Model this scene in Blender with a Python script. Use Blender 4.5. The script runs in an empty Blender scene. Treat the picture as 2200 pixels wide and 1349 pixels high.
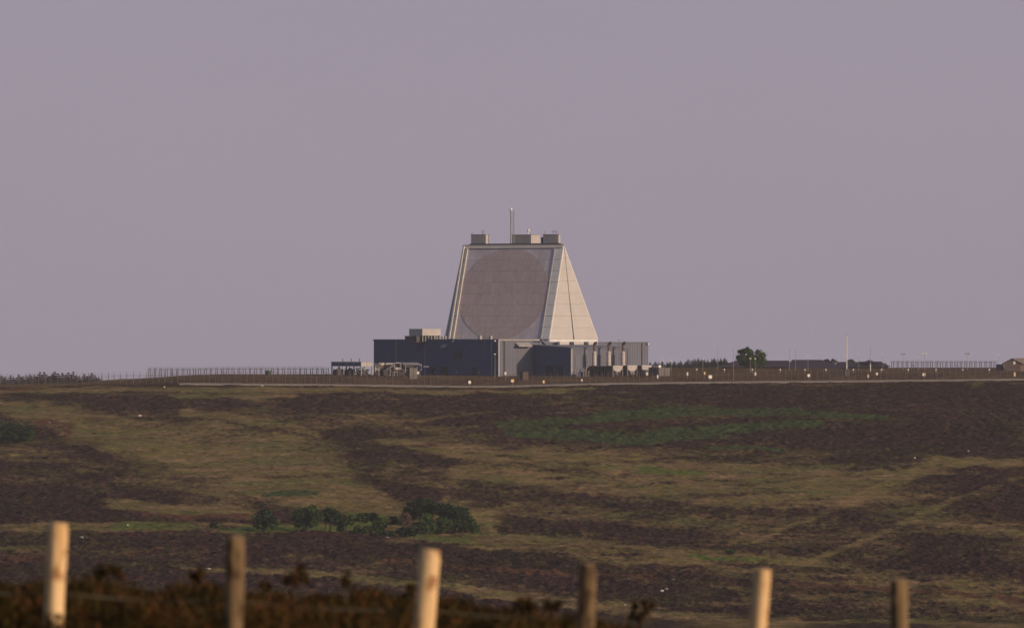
import bpy, math, random
import numpy as np
from mathutils import Vector, Matrix

random.seed(7)
RNG = np.random.default_rng(11)
R = math.radians
SC = bpy.context.scene
COL = SC.collection

# ------------------------------------------------------------------ camera, sky, sun
F = 12440.0            # focal length in photo pixels (photo 2200 wide)
ZE = 8.5               # eye height above the plateau
ROW0 = 740.0           # eye level row in the photo
cam_d = bpy.data.cameras.new('camera')
cam = bpy.data.objects.new('camera', cam_d); COL.objects.link(cam)
cam.location = (0, 0, ZE); cam.rotation_euler = (R(90), 0, 0)
cam_d.sensor_width = 36.0; cam_d.lens = 36.0 * F / 2200.0
cam_d.shift_y = (ROW0 - 674.5) / 2200.0
cam_d.clip_start = 0.5; cam_d.clip_end = 20000
cam_d.dof.use_dof = True; cam_d.dof.focus_distance = 1500; cam_d.dof.aperture_fstop = 5.4
SC.camera = cam

SUN_AZ, SUN_EL = 60.0, 16.0      # azimuth to the right of straight-behind-the-camera
sd = Vector((math.sin(R(SUN_AZ)) * math.cos(R(SUN_EL)), -math.cos(R(SUN_AZ)) * math.cos(R(SUN_EL)), math.sin(R(SUN_EL))))
world = bpy.data.worlds.new('World'); SC.world = world; world.use_nodes = True
wn = world.node_tree; wn.nodes.clear()
sky = wn.nodes.new('ShaderNodeTexSky'); sky.sky_type = 'NISHITA'; sky.sun_disc = False
sky.sun_elevation = R(SUN_EL); sky.sun_rotation = R(180 - SUN_AZ)
sky.altitude = 250; sky.air_density = 1.0; sky.dust_density = 3.0; sky.ozone_density = 1.5
veil = wn.nodes.new('ShaderNodeMix'); veil.data_type = 'RGBA'; veil.blend_type = 'MIX'
veil.inputs[7].default_value = (4.34, 3.78, 4.68, 1)     # haze layer, thickest towards the horizon, thinning to the zenith
tcw = wn.nodes.new('ShaderNodeTexCoord'); spw = wn.nodes.new('ShaderNodeSeparateXYZ'); mrw = wn.nodes.new('ShaderNodeMapRange')
mrw.inputs['From Min'].default_value = 0.06; mrw.inputs['From Max'].default_value = 0.30; mrw.inputs['To Min'].default_value = 0.92; mrw.inputs['To Max'].default_value = 0.06
wn.links.new(tcw.outputs['Generated'], spw.inputs[0]); wn.links.new(spw.outputs[2], mrw.inputs['Value']); wn.links.new(mrw.outputs[0], veil.inputs[0])
bg = wn.nodes.new('ShaderNodeBackground'); bg.inputs[1].default_value = 0.08
wo = wn.nodes.new('ShaderNodeOutputWorld')
wn.links.new(sky.outputs[0], veil.inputs[6]); wn.links.new(veil.outputs[2], bg.inputs[0])
nw = wn.nodes.new('ShaderNodeTexNoise'); nw.inputs['Scale'].default_value = 5.0; nw.inputs['Detail'].default_value = 3.0
mpw = wn.nodes.new('ShaderNodeMapping'); mpw.inputs['Scale'].default_value = (1, 1, 4)
wn.links.new(tcw.outputs['Generated'], mpw.inputs[0]); wn.links.new(mpw.outputs[0], nw.inputs['Vector'])
mw = wn.nodes.new('ShaderNodeMapRange'); mw.inputs['To Min'].default_value = 0.95; mw.inputs['To Max'].default_value = 1.05; wn.links.new(nw.outputs['Fac'], mw.inputs['Value'])
vw = wn.nodes.new('ShaderNodeVectorMath'); vw.operation = 'SCALE'; wn.links.new(veil.outputs[2], vw.inputs[0]); wn.links.new(mw.outputs[0], vw.inputs['Scale']); wn.links.new(vw.outputs[0], bg.inputs[0])
wn.links.new(bg.outputs[0], wo.inputs[0])

sun_d = bpy.data.lights.new('sun', 'SUN'); sun_d.energy = 3.1; sun_d.angle = R(0.6); sun_d.color = (1.0, 0.72, 0.50)
sun = bpy.data.objects.new('sun', sun_d); COL.objects.link(sun)
sun.rotation_euler = (-sd).to_track_quat('-Z', 'Y').to_euler(); sun.location = (60, -30, 60)
SC.view_settings.view_transform = 'Standard'; SC.view_settings.look = 'None'
SC.view_settings.gamma = 1.0; SC.view_settings.exposure = 0.0
SC.render.engine = 'CYCLES'
SC.cycles.max_bounces = 5; SC.cycles.diffuse_bounces = 2; SC.cycles.transparent_max_bounces = 12
SC.cycles.volume_bounces = 0

# ------------------------------------------------------------------ helpers
def px2x(px, Y): return (px - 1100.0) * Y / F
def row2z(row, Y): return ZE - (row - ROW0) * Y / F
def P(px, row, Y): return Vector((px2x(px, Y), Y, row2z(row, Y)))

def sstep(a, b, x):
    t = np.clip((np.asarray(x, float) - a) / (b - a), 0, 1)
    return t * t * (3 - 2 * t)

def vnoise(x, y, seed=0):
    x = np.asarray(x, float); y = np.asarray(y, float)
    xi = np.floor(x).astype(np.int64); yi = np.floor(y).astype(np.int64)
    fx = x - xi; fy = y - yi
    fx = fx * fx * (3 - 2 * fx); fy = fy * fy * (3 - 2 * fy)
    def h(a, b):
        n = (a * 374761393 + b * 668265263 + seed * 982451653) & 0xffffffff
        n = ((n ^ (n >> 13)) * 1274126177) & 0xffffffff
        n = (n ^ (n >> 16)) & 0xffffff
        return n / float(0xffffff)
    v00 = h(xi, yi); v10 = h(xi + 1, yi); v01 = h(xi, yi + 1); v11 = h(xi + 1, yi + 1)
    return (v00 * (1 - fx) + v10 * fx) * (1 - fy) + (v01 * (1 - fx) + v11 * fx) * fy

def fbm(x, y, oct=4, seed=0):
    s = 0; a = 0.5; t = 0
    for o in range(oct):
        s = s + a * vnoise(x * 2 ** o + 13.7 * o, y * 2 ** o - 7.3 * o, seed + o); t += a; a *= 0.5
    return s / t

class MB:
    def __init__(s): s.v = []; s.f = []
    def add(s, vs, fs):
        b = len(s.v); s.v += [Vector(p) for p in vs]; s.f += [tuple(i + b for i in f) for f in fs]; return s
    def box(s, o, U, V, W, u, v, w):
        """box in the frame o,U,V,W with ranges u,v,w"""
        o = Vector(o); U = Vector(U); V = Vector(V); W = Vector(W)
        pts = [o + U * a + V * b + W * c for c in w for b in v for a in u]
        return s.add(pts, [(0, 2, 3, 1), (4, 5, 7, 6), (0, 1, 5, 4), (2, 6, 7, 3), (0, 4, 6, 2), (1, 3, 7, 5)])
    def abox(s, x, y, z): return s.box((0, 0, 0), (1, 0, 0), (0, 1, 0), (0, 0, 1), x, y, z)
    def tube(s, p0, p1, r0, r1=None, n=6, cap=True):
        p0 = Vector(p0); p1 = Vector(p1); r1 = r0 if r1 is None else r1
        d = (p1 - p0).normalized(); a = d.orthogonal().normalized(); b = d.cross(a)
        vs = []
        for p, r in ((p0, r0), (p1, r1)):
            vs += [p + (a * math.cos(2 * math.pi * i / n) + b * math.sin(2 * math.pi * i / n)) * r for i in range(n)]
        fs = [(i, (i + 1) % n, n + (i + 1) % n, n + i) for i in range(n)]
        if cap: fs += [tuple(range(n - 1, -1, -1)), tuple(range(n, 2 * n))]
        return s.add(vs, fs)
    def path(s, pts, r, n=5):
        for a, b in zip(pts[:-1], pts[1:]): s.tube(a, b, r, n=n)
        return s
    def lathe(s, c, prof, n=12):
        """prof: list of (radius, z) about the vertical through c"""
        c = Vector(c); vs = []; fs = []
        for r, z in prof:
            vs += [c + Vector((r * math.cos(2 * math.pi * i / n), r * math.sin(2 * math.pi * i / n), z)) for i in range(n)]
        for k in range(len(prof) - 1):
            for i in range(n):
                fs.append((k * n + i, k * n + (i + 1) % n, (k + 1) * n + (i + 1) % n, (k + 1) * n + i))
        fs.append(tuple(range(n - 1, -1, -1))); m = (len(prof) - 1) * n; fs.append(tuple(range(m, m + n)))
        return s.add(vs, fs)
    def prism(s, pts, ext):
        n = len(pts); pts = [Vector(p) for p in pts]; e = Vector(ext)
        return s.add(pts + [p + e for p in pts],
                     [tuple(range(n - 1, -1, -1)), tuple(range(n, 2 * n))] + [(i, (i + 1) % n, n + (i + 1) % n, n + i) for i in range(n)])

def loc_of(o):
    return Vector(o.location) if o is not None and o.parent is None else (loc_of(o.parent) if o is not None else Vector((0, 0, 0)))

def obj(name, mb, material, parent=None, origin=None, smooth=False, label=None, kind=None):
    """one mesh object; vertices are given in world space"""
    o0 = loc_of(parent) if parent is not None else Vector(origin if origin is not None else (0, 0, 0))
    me = bpy.data.meshes.new(name)
    me.from_pydata([tuple(p - o0) for p in mb.v], [], mb.f); me.update()
    ob = bpy.data.objects.new(name, me); COL.objects.link(ob)
    if material: me.materials.append(material)
    if parent is not None: ob.parent = parent
    else: ob.location = o0
    if smooth:
        me.polygons.foreach_set('use_smooth', [True] * len(me.polygons))
    if label: ob['label'] = label
    if kind: ob['kind'] = kind
    return ob

def tag(o, label, cat, group=None, kind=None):
    o['label'] = label; o['category'] = cat
    if group: o['group'] = group
    if kind: o['kind'] = kind
    return o

def thing(name, loc, label, cat, group=None):
    o = bpy.data.objects.new(name, None); COL.objects.link(o); o.location = loc
    o.empty_display_size = 0.3
    return tag(o, label, cat, group)

def dup(root, loc, rotz=0.0, scale=1.0, label=None, group=None):
    r = root.copy(); COL.objects.link(r); r.location = loc; r.rotation_euler = (0, 0, rotz)
    r.scale = (scale,) * 3 if not isinstance(scale, tuple) else scale
    if label: r['label'] = label
    if group: r['group'] = group
    for ch in list(root.children):
        c = ch.copy(); COL.objects.link(c); c.parent = r
        for g in list(ch.children):
            d = g.copy(); COL.objects.link(d); d.parent = c
    return r

# ------------------------------------------------------------------ materials
def pmat(name, col, var=0.18, scale=0.6, rough=0.85, rnd=0.0, streak=0.0, tint=None, spec=0.2, detail=5.0, bump=0.0):
    m = bpy.data.materials.new(name); m.use_nodes = True; nt = m.node_tree; N = nt.nodes; L = nt.links
    bs = N['Principled BSDF']; bs.inputs['Roughness'].default_value = rough
    bs.inputs['Specular IOR Level'].default_value = spec
    tc = N.new('ShaderNodeTexCoord')
    no = N.new('ShaderNodeTexNoise'); no.inputs['Scale'].default_value = scale; no.inputs['Detail'].default_value = detail
    L.new(tc.outputs['Object'], no.inputs['Vector'])
    ra = N.new('ShaderNodeValToRGB')
    c1 = [max(0, c * (1 - var)) for c in col]; c2 = [min(1, c * (1 + var)) for c in (tint or col)]
    ra.color_ramp.elements[0].position = 0.3; ra.color_ramp.elements[1].position = 0.7
    ra.color_ramp.elements[0].color = (*c1, 1); ra.color_ramp.elements[1].color = (*c2, 1)
    L.new(no.outputs['Fac'], ra.inputs['Fac'])
    out = ra.outputs['Color']
    def mult(out, fac_socket, lo, hi):
        mr = N.new('ShaderNodeMapRange'); mr.inputs['To Min'].default_value = lo; mr.inputs['To Max'].default_value = hi
        L.new(fac_socket, mr.inputs['Value'])
        mx = N.new('ShaderNodeVectorMath'); mx.operation = 'SCALE'
        L.new(out, mx.inputs[0]); L.new(mr.outputs[0], mx.inputs['Scale'])
        return mx.outputs[0]
    if rnd:
        oi = N.new('ShaderNodeObjectInfo'); out = mult(out, oi.outputs['Random'], 1 - rnd, 1 + rnd)
    if streak:
        mp = N.new('ShaderNodeMapping'); mp.inputs['Scale'].default_value = (1.6, 1.6, 0.06)
        n2 = N.new('ShaderNodeTexNoise'); n2.inputs['Scale'].default_value = 1.0; n2.inputs['Detail'].default_value = 6
        L.new(tc.outputs['Object'], mp.inputs[0]); L.new(mp.outputs[0], n2.inputs['Vector'])
        out = mult(out, n2.outputs['Fac'], 1 - streak, 1 + streak)
    L.new(out, bs.inputs['Base Color'])
    if bump:
        bp = N.new('ShaderNodeBump'); bp.inputs['Strength'].default_value = bump; bp.inputs['Distance'].default_value = 0.02
        L.new(no.outputs['Fac'], bp.inputs['Height']); L.new(bp.outputs[0], bs.inputs['Normal'])
    return m

def leafmat(name, col, var=0.55, trans=0.25):
    m = bpy.data.materials.new(name); m.use_nodes = True; nt = m.node_tree; N = nt.nodes; L = nt.links
    bs = N['Principled BSDF']; bs.inputs['Roughness'].default_value = 0.8; bs.inputs['Specular IOR Level'].default_value = 0.15
    at = N.new('ShaderNodeAttribute'); at.attribute_name = 'tone'
    ra = N.new('ShaderNodeValToRGB')
    ra.color_ramp.elements[0].color = (*[c * (1 - var) for c in col], 1)
    ra.color_ramp.elements[1].color = (col[0] * (1 + var) * 1.1, col[1] * (1 + var), col[2] * (1 + var * 0.5), 1)
    L.new(at.outputs['Fac'], ra.inputs['Fac']); L.new(ra.outputs['Color'], bs.inputs['Base Color'])
    tr = N.new('ShaderNodeBsdfTranslucent'); L.new(ra.outputs['Color'], tr.inputs['Color'])
    mx = N.new('ShaderNodeMixShader'); mx.inputs[0].default_value = trans
    L.new(bs.outputs[0], mx.inputs[1]); L.new(tr.outputs[0], mx.inputs[2])
    L.new(mx.outputs[0], N['Material Output'].inputs['Surface'])
    return m

M = {}
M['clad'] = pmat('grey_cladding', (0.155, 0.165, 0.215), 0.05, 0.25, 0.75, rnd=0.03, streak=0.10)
M['clad_shade'] = pmat('shaded_cladding', (0.076, 0.100, 0.195), 0.06, 0.25, 0.75, rnd=0.04, streak=0.14)  # same cladding as clad, with its blue shade put into the colour
M['coping'] = pmat('pale_coping', (0.36, 0.35, 0.34), 0.12, 0.5)
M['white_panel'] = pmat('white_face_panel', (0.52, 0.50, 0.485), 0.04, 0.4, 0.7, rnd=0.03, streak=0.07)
M['strip_panel'] = pmat('off_white_strip', (0.68, 0.68, 0.67), 0.05, 0.4, 0.7, rnd=0.05, streak=0.1)
M['shade_panel'] = pmat('shaded_white_panel', (0.30, 0.33, 0.38), 0.05, 0.4, 0.7, rnd=0.04)  # white corner panel coloured blue-grey for the shade it stands in
M['rib'] = pmat('white_rib', (0.6, 0.57, 0.53), 0.06, 0.4, 0.7)
M['face_panel'] = pmat('grey_face_panel', (0.50, 0.465, 0.52), 0.06, 0.4, 0.7, rnd=0.12, streak=0.14)
M['disc_panel'] = pmat('brown_array_panel', (0.45, 0.37, 0.385), 0.06, 0.5, 0.8, rnd=0.05, streak=0.20)
M['dark'] = pmat('dark_recess_and_shade', (0.05, 0.052, 0.06), 0.2, 0.5)
M['box'] = pmat('roof_cabin_cladding', (0.46, 0.43, 0.425), 0.08, 0.5, rnd=0.04, streak=0.08)
M['black'] = pmat('black_machinery', (0.022, 0.022, 0.028), 0.3, 1.0)
M['steel'] = pmat('galvanised_steel', (0.30, 0.31, 0.31), 0.15, 1.0, 0.55, spec=0.4)
M['pale_steel'] = pmat('pale_painted_steel', (0.38, 0.355, 0.33), 0.12, 1.0, 0.6)
M['silencer'] = pmat('pale_silencer_paint', (0.52, 0.47, 0.44), 0.12, 1.2, 0.6)
M['white'] = pmat('white_paint', (0.78, 0.75, 0.70), 0.06, 2.0, 0.6)
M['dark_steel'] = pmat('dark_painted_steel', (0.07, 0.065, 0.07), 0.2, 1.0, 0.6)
M['rust_steel'] = pmat('rusty_pipe', (0.16, 0.09, 0.075), 0.3, 1.5, 0.7)
M['fence_post'] = pmat('rusty_fence_post', (0.16, 0.105, 0.10), 0.25, 1.0, rnd=0.15)
M['fence_dark'] = pmat('dark_fence_post', (0.085, 0.065, 0.08), 0.2, 1.0, rnd=0.15)
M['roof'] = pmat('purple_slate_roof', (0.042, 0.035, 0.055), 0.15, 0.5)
M['brick_red'] = pmat('red_brick_wall', (0.16, 0.07, 0.06), 0.2, 1.5)
M['wall_dark'] = pmat('dark_timber_wall', (0.05, 0.045, 0.06), 0.2, 1.0)
M['tan_grey'] = pmat('tan_grey_steel', (0.16, 0.15, 0.145), 0.1, 0.8)
M['wall_brown'] = pmat('brown_hut_wall', (0.11, 0.085, 0.075), 0.15, 1.0)
M['tan_wall'] = pmat('tan_wall', (0.12, 0.095, 0.09), 0.12, 1.0)
M['tan_roof_lit'] = pmat('sunlit_felt_roof', (0.19, 0.155, 0.135), 0.15, 1.0)
M['concrete'] = pmat('pale_gravel_track', (0.30, 0.255, 0.21), 0.2, 0.35)
M['bark'] = pmat('bark', (0.10, 0.08, 0.065), 0.3, 3.0)
M['green_cabin'] = pmat('green_painted_steel', (0.06, 0.08, 0.06), 0.15, 1.0)
M['green_oak'] = leafmat('broadleaf_foliage', (0.052, 0.096, 0.030))
M['green_dark'] = leafmat('dark_foliage', (0.032, 0.064, 0.026))
M['green_fresh'] = leafmat('fresh_foliage', (0.060, 0.112, 0.034))  # lighter green leaves for some trees and bushes
M['green_conifer'] = leafmat('conifer_foliage', (0.050, 0.064, 0.060), 0.3)
M['pink_twig'] = leafmat('bare_twigs', (0.13, 0.085, 0.075))
M['wool'] = pmat('wool', (0.46, 0.42, 0.37), 0.1, 6.0, 0.95)
M['sheep_face'] = pmat('sheep_dark_skin', (0.05, 0.045, 0.04), 0.2, 6.0)
M['stone'] = pmat('pale_stone', (0.28, 0.26, 0.23), 0.2, 3.0)

def wood(name, c1, c2, dark):
    m = bpy.data.materials.new(name); m.use_nodes = True; nt = m.node_tree; N = nt.nodes; L = nt.links
    bs = N['Principled BSDF']; bs.inputs['Roughness'].default_value = 0.8; bs.inputs['Specular IOR Level'].default_value = 0.2
    tc = N.new('ShaderNodeTexCoord')
    mp = N.new('ShaderNodeMapping'); mp.inputs['Scale'].default_value = (26, 26, 2.4)
    oi = N.new('ShaderNodeObjectInfo'); cb = N.new('ShaderNodeCombineXYZ')
    sc = N.new('ShaderNodeMath'); sc.operation = 'MULTIPLY'; sc.inputs[1].default_value = 50
    L.new(oi.outputs['Random'], sc.inputs[0]); L.new(sc.outputs[0], cb.inputs[2]); L.new(cb.outputs[0], mp.inputs['Location'])
    L.new(tc.outputs['Object'], mp.inputs[0])
    n1 = N.new('ShaderNodeTexNoise'); n1.inputs['Scale'].default_value = 1; n1.inputs['Detail'].default_value = 6
    L.new(mp.outputs[0], n1.inputs['Vector'])
    ra = N.new('ShaderNodeValToRGB'); ra.color_ramp.elements[0].position = 0.3; ra.color_ramp.elements[1].position = 0.66
    ra.color_ramp.elements[0].color = (*c1, 1); ra.color_ramp.elements[1].color = (*c2, 1)
    L.new(n1.outputs['Fac'], ra.inputs['Fac'])
    mp2 = N.new('ShaderNodeMapping'); mp2.inputs['Scale'].default_value = (14, 14, 9)
    L.new(cb.outputs[0], mp2.inputs['Location']); L.new(tc.outputs['Object'], mp2.inputs[0])
    n2 = N.new('ShaderNodeTexNoise'); n2.inputs['Scale'].default_value = 1; n2.inputs['Detail'].default_value = 3
    L.new(mp2.outputs[0], n2.inputs['Vector'])
    r2 = N.new('ShaderNodeValToRGB'); r2.color_ramp.elements[0].position = 0.53; r2.color_ramp.elements[1].position = 0.66
    r2.color_ramp.elements[0].color = (0, 0, 0, 1); r2.color_ramp.elements[1].color = (0.85, 0.85, 0.85, 1)
    L.new(n2.outputs['Fac'], r2.inputs['Fac'])
    mx = N.new('ShaderNodeMix'); mx.data_type = 'RGBA'; mx.inputs[7].default_value = (*dark, 1)
    L.new(r2.outputs['Color'], mx.inputs[0]); L.new(ra.outputs['Color'], mx.inputs[6]); L.new(mx.outputs[2], bs.inputs['Base Color'])
    bp = N.new('ShaderNodeBump'); bp.inputs['Strength'].default_value = 0.6; bp.inputs['Distance'].default_value = 0.004
    L.new(n1.outputs['Fac'], bp.inputs['Height']); L.new(bp.outputs[0], bs.inputs['Normal'])
    return m
M['wood_pale'] = wood('pale_peeled_wood', (0.60, 0.36, 0.155), (0.86, 0.62, 0.34), (0.30, 0.13, 0.05))
M['wood_grey'] = wood('weathered_wood', (0.10, 0.068, 0.036), (0.26, 0.175, 0.09), (0.045, 0.026, 0.014))
M['wood_end'] = pmat('cut_wood_end', (0.50, 0.36, 0.22), 0.25, 30.0)

def meshmat():
    m = bpy.data.materials.new('chain_link_mesh'); m.use_nodes = True; nt = m.node_tree; N = nt.nodes; L = nt.links
    bs = N['Principled BSDF']; bs.inputs['Base Color'].default_value = (0.12, 0.09, 0.10, 1); bs.inputs['Roughness'].default_value = 0.7
    tr = N.new('ShaderNodeBsdfTransparent'); mx = N.new('ShaderNodeMixShader'); mx.inputs[0].default_value = 0.16
    L.new(tr.outputs[0], mx.inputs[1]); L.new(bs.outputs[0], mx.inputs[2]); L.new(mx.outputs[0], N['Material Output'].inputs['Surface'])
    return m
M['mesh'] = meshmat()

# ------------------------------------------------------------------ terrain
PROF = [(0, 6.85), (26, 6.72), (30, 6.62), (45, 6.22), (60, 5.2), (90, 1.5), (150, -8), (250, -19), (400, -29), (600, -36), (800, -38.2), (880, -38.0),
        (950, -35.2), (1000, -32.5), (1050, -29.9), (1100, -26.9), (1200, -21.4), (1300, -15.0), (1400, -8.4), (1470, -4.5), (1510, -3.0),
        (1533, -2.45), (1560, -1.2), (1590, -0.12), (1620, 0.0), (1700, 0.25), (1900, 0.8), (1980, 0.6), (2200, -4), (3000, -24), (5200, -70)]
_Y = np.arange(0, 5200.0, 1.0); _Z = np.interp(_Y, [p[0] for p in PROF], [p[1] for p in PROF])
_k = np.exp(-0.5 * (np.arange(-24, 25) / 9.0) ** 2); _k /= _k.sum()
_Zs = np.convolve(np.pad(_Z, 24, mode='edge'), _k, 'valid')
_w = sstep(60, 110, _Y); _Z = _Z * (1 - _w) + _Zs * _w
TRK = [(-200, 834), (0, 832), (200, 829), (400, 826), (700, 828), (1000, 832), (1100, 831), (1280, 826), (1500, 823), (1800, 820.5), (2200, 816.5), (2500, 816)]
def track_row(px): return np.interp(px, [t[0] for t in TRK], [t[1] for t in TRK])

def gz(X, Y):
    """terrain height, vectorised"""
    X = np.asarray(X, float); Y = np.asarray(Y, float)
    r = np.hypot(X, Y); th = np.arctan2(X, Y)
    Ye = r * np.cos(np.minimum(np.abs(th), 0.15))
    px = 1100 + F * np.tan(np.clip(th, -0.11, 0.11))
    z = np.interp(Ye, _Y, _Z)
    w = sstep(1330, 1510, Ye) * (1 - sstep(1556, 1600, Ye))
    z = z + w * (829 - track_row(px)) * 0.1232
    z = z - 0.05 * sstep(92, 122, -X) * np.maximum(0, Ye - 1592) * (1 - sstep(1900, 2300, Ye))
    z = z - 0.018 * sstep(25, 45, -X) * np.maximum(0, Ye - 1645) * (1 - sstep(1950, 2300, Ye))
    z = z - 2.2 * sstep(106, 122, -X) * sstep(1542, 1590, Ye) * (1 - sstep(1900, 2200, Ye))
    z = z - 0.9 * sstep(80, 112, -X) * sstep(1560, 1590, Ye) * (1 - sstep(1700, 1900, Ye))
    z = z + (fbm(X / 70, Y / 70, 3, 5) - 0.5) * 3.2 * sstep(860, 960, Ye) * (1 - sstep(1380, 1480, Ye))
    z = z - 0.075 * np.clip(X + 2.6, -6, 10) * (1 - sstep(55, 120, Ye)) * sstep(3, 20, Ye)
    return z
def gzf(X, Y): return float(gz(X, Y))

def ground_at(px, row):
    """the point of the hillside seen at a photo position"""
    Ys = np.arange(930, 1560, 0.5); Xs = (px - 1100) * Ys / F
    rows = ROW0 + (ZE - gz(Xs, Ys)) * F / Ys
    i = np.argmax(rows <= row)
    return Vector((Xs[i], Ys[i], float(gz(Xs[i], Ys[i]))))

th = np.concatenate([np.linspace(-math.pi, -0.0965, 56)[:-1], np.linspace(-0.0965, 0.0965, 540), np.linspace(0.0965, math.pi, 56)[1:]])
rr = np.concatenate([[0.4], np.arange(3, 20, 2.5), np.arange(20, 60, 0.6), np.geomspace(60, 930, 46)[:-1], np.arange(930, 1470, 0.85),
                     np.arange(1470, 1640, 1.0), np.arange(1640, 2000, 8), np.geomspace(2000, 5000, 18)])
TH, RR = np.meshgrid(th[:-1], rr)        # the seam behind the camera is closed by wrapping
GX = RR * np.sin(TH); GY = RR * np.cos(TH)
GZ = gz(GX, GY)

# ground cover, laid out on the land
def polyfield(px, py, pts):
    """pts: (x, y, halfwidth) polyline -> 1 inside, falling to 0 outside"""
    best = np.zeros_like(px)
    for (x0, y0, h0), (x1, y1, h1) in zip(pts[:-1], pts[1:]):
        dx, dy = x1 - x0, y1 - y0; sx = 0.35                 # rows count more than columns
        t = np.clip(((px - x0) * dx * sx * sx + (py - y0) * dy) / (dx * dx * sx * sx + dy * dy + 1e-6), 0, 1)
        d = np.hypot((px - x0 - t * dx) * sx, py - y0 - t * dy); h = h0 + t * (h1 - h0)
        best = np.maximum(best, 1 - sstep(0.55, 1.45, d / h))
    return best
GRASS = [   # x, row, half-width in rows, as seen from the camera; strength 1
    [(-50, 866, 14), (80, 880, 20), (180, 905, 28), (300, 945, 40), (420, 980, 42), (560, 1020, 44), (700, 1060, 34), (840, 1092, 20), (960, 1108, 8)],
    [(430, 925, 22), (560, 955, 30), (660, 1000, 30)], [(400, 890, 7), (560, 903, 9), (680, 930, 8)],
    [(-50, 842, 6), (250, 838, 6), (500, 838, 6), (800, 840, 6), (1080, 842, 6), (1250, 836, 4)],
    [(370, 850, 5), (500, 852, 5), (620, 850, 4)],
    [(830, 950, 5), (960, 962, 14), (1150, 985, 22), (1400, 1004, 24), (1700, 1030, 28), (1880, 1022, 22), (2000, 995, 14), (2230, 988, 6)],
    [(1000, 1010, 16), (1200, 1035, 22), (1450, 1050, 22), (1700, 1065, 26), (1880, 1062, 18)],
    [(970, 1075, 8), (1030, 1105, 14), (1050, 1135, 12)],
    [(880, 1148, 8), (1050, 1160, 18), (1250, 1180, 22), (1500, 1205, 24), (1750, 1225, 22), (1950, 1250, 22), (2260, 1295, 26)],
    [(-50, 1134, 9), (250, 1131, 9), (520, 1131, 9), (700, 1134, 9), (860, 1138, 8)],
    [(400, 1217, 3), (520, 1224, 5), (700, 1234, 6), (900, 1252, 8), (1100, 1282, 11), (1300, 1302, 12), (1500, 1330, 14), (1750, 1345, 10)],
    [(-50, 1172, 6), (60, 1180, 5)], [(230, 1078, 8), (360, 1098, 14), (520, 1098, 14)], [(1600, 1350, 6), (1900, 1330, 5), (2230, 1345, 6)],
]
TRACKS = [[(1620, 1165, 3), (1780, 1098, 4), (1900, 1040, 5), (2030, 985, 5)], [(1700, 1225, 3), (1900, 1140, 4), (2050, 1072, 4), (2210, 1022, 4)],
          [(900, 905, 3), (960, 895, 3), (1060, 885, 3)], [(1130, 846, 2.5), (1300, 842, 2.5), (1450, 846, 2.5)], [(2105, 822, 3), (2088, 835, 3), (2108, 848, 3), (2095, 860, 3)], [(1940, 1120, 2.5), (2100, 1130, 3), (2220, 1150, 3)]]
HALF = [   # thin grass among heather
    [(480, 890, 20), (700, 900, 22), (900, 920, 22), (1000, 945, 14)], [(700, 965, 14), (850, 1000, 18), (960, 1040, 16)], [(1000, 965, 20), (1300, 1010, 46), (1650, 1040, 50), (1900, 1050, 44)],
    [(1100, 1095, 16), (1400, 1120, 20), (1700, 1130, 26), (1900, 1170, 24)], [(1900, 1090, 20), (2220, 1140, 30)], [(60, 975, 22), (200, 1000, 16), (380, 1050, 16), (520, 1095, 18)],
    [(-20, 1185, 16), (250, 1185, 8)], [(1500, 1275, 14), (1800, 1290, 14), (2220, 1340, 16)], [(1250, 968, 7), (1600, 975, 7)],
]
BRACKEN = [
    [(1100, 910, 8), (1200, 906, 9), (1320, 893, 8), (1470, 881, 10), (1600, 884, 10), (1740, 888, 8), (1900, 897, 4)],
    [(1130, 928, 10), (1260, 938, 12), (1360, 945, 12), (1470, 928, 14), (1600, 920, 11), (1740, 912, 6)],
    [(1540, 962, 4), (1690, 968, 3)], [(570, 1062, 4), (640, 1056, 6), (690, 1060, 4)],
]
GREEN = [[(470, 1134, 6), (560, 1136, 7), (680, 1137, 7), (800, 1128, 8)], [(770, 1106, 8), (850, 1112, 8)], [(910, 1152, 6), (1020, 1163, 5)],
         [(250, 1130, 6), (400, 1130, 6)], [(1370, 1010, 6), (1500, 1018, 5)], [(1500, 1192, 5), (1640, 1204, 5)]]
RUST = [[(820, 1204, 4), (980, 1216, 6), (1180, 1228, 6), (1400, 1238, 4)], [(1660, 1250, 4), (1850, 1262, 6), (2050, 1270, 5), (2230, 1300, 5)],
        [(-20, 1200, 6), (120, 1195, 4)], [(90, 905, 4), (150, 930, 5), (210, 955, 4)], [(290, 1190, 4), (350, 1183, 4)], [(0, 836, 3), (90, 836, 2)], [(300, 1108, 6), (420, 1114, 6), (520, 1105, 5)]]
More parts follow.
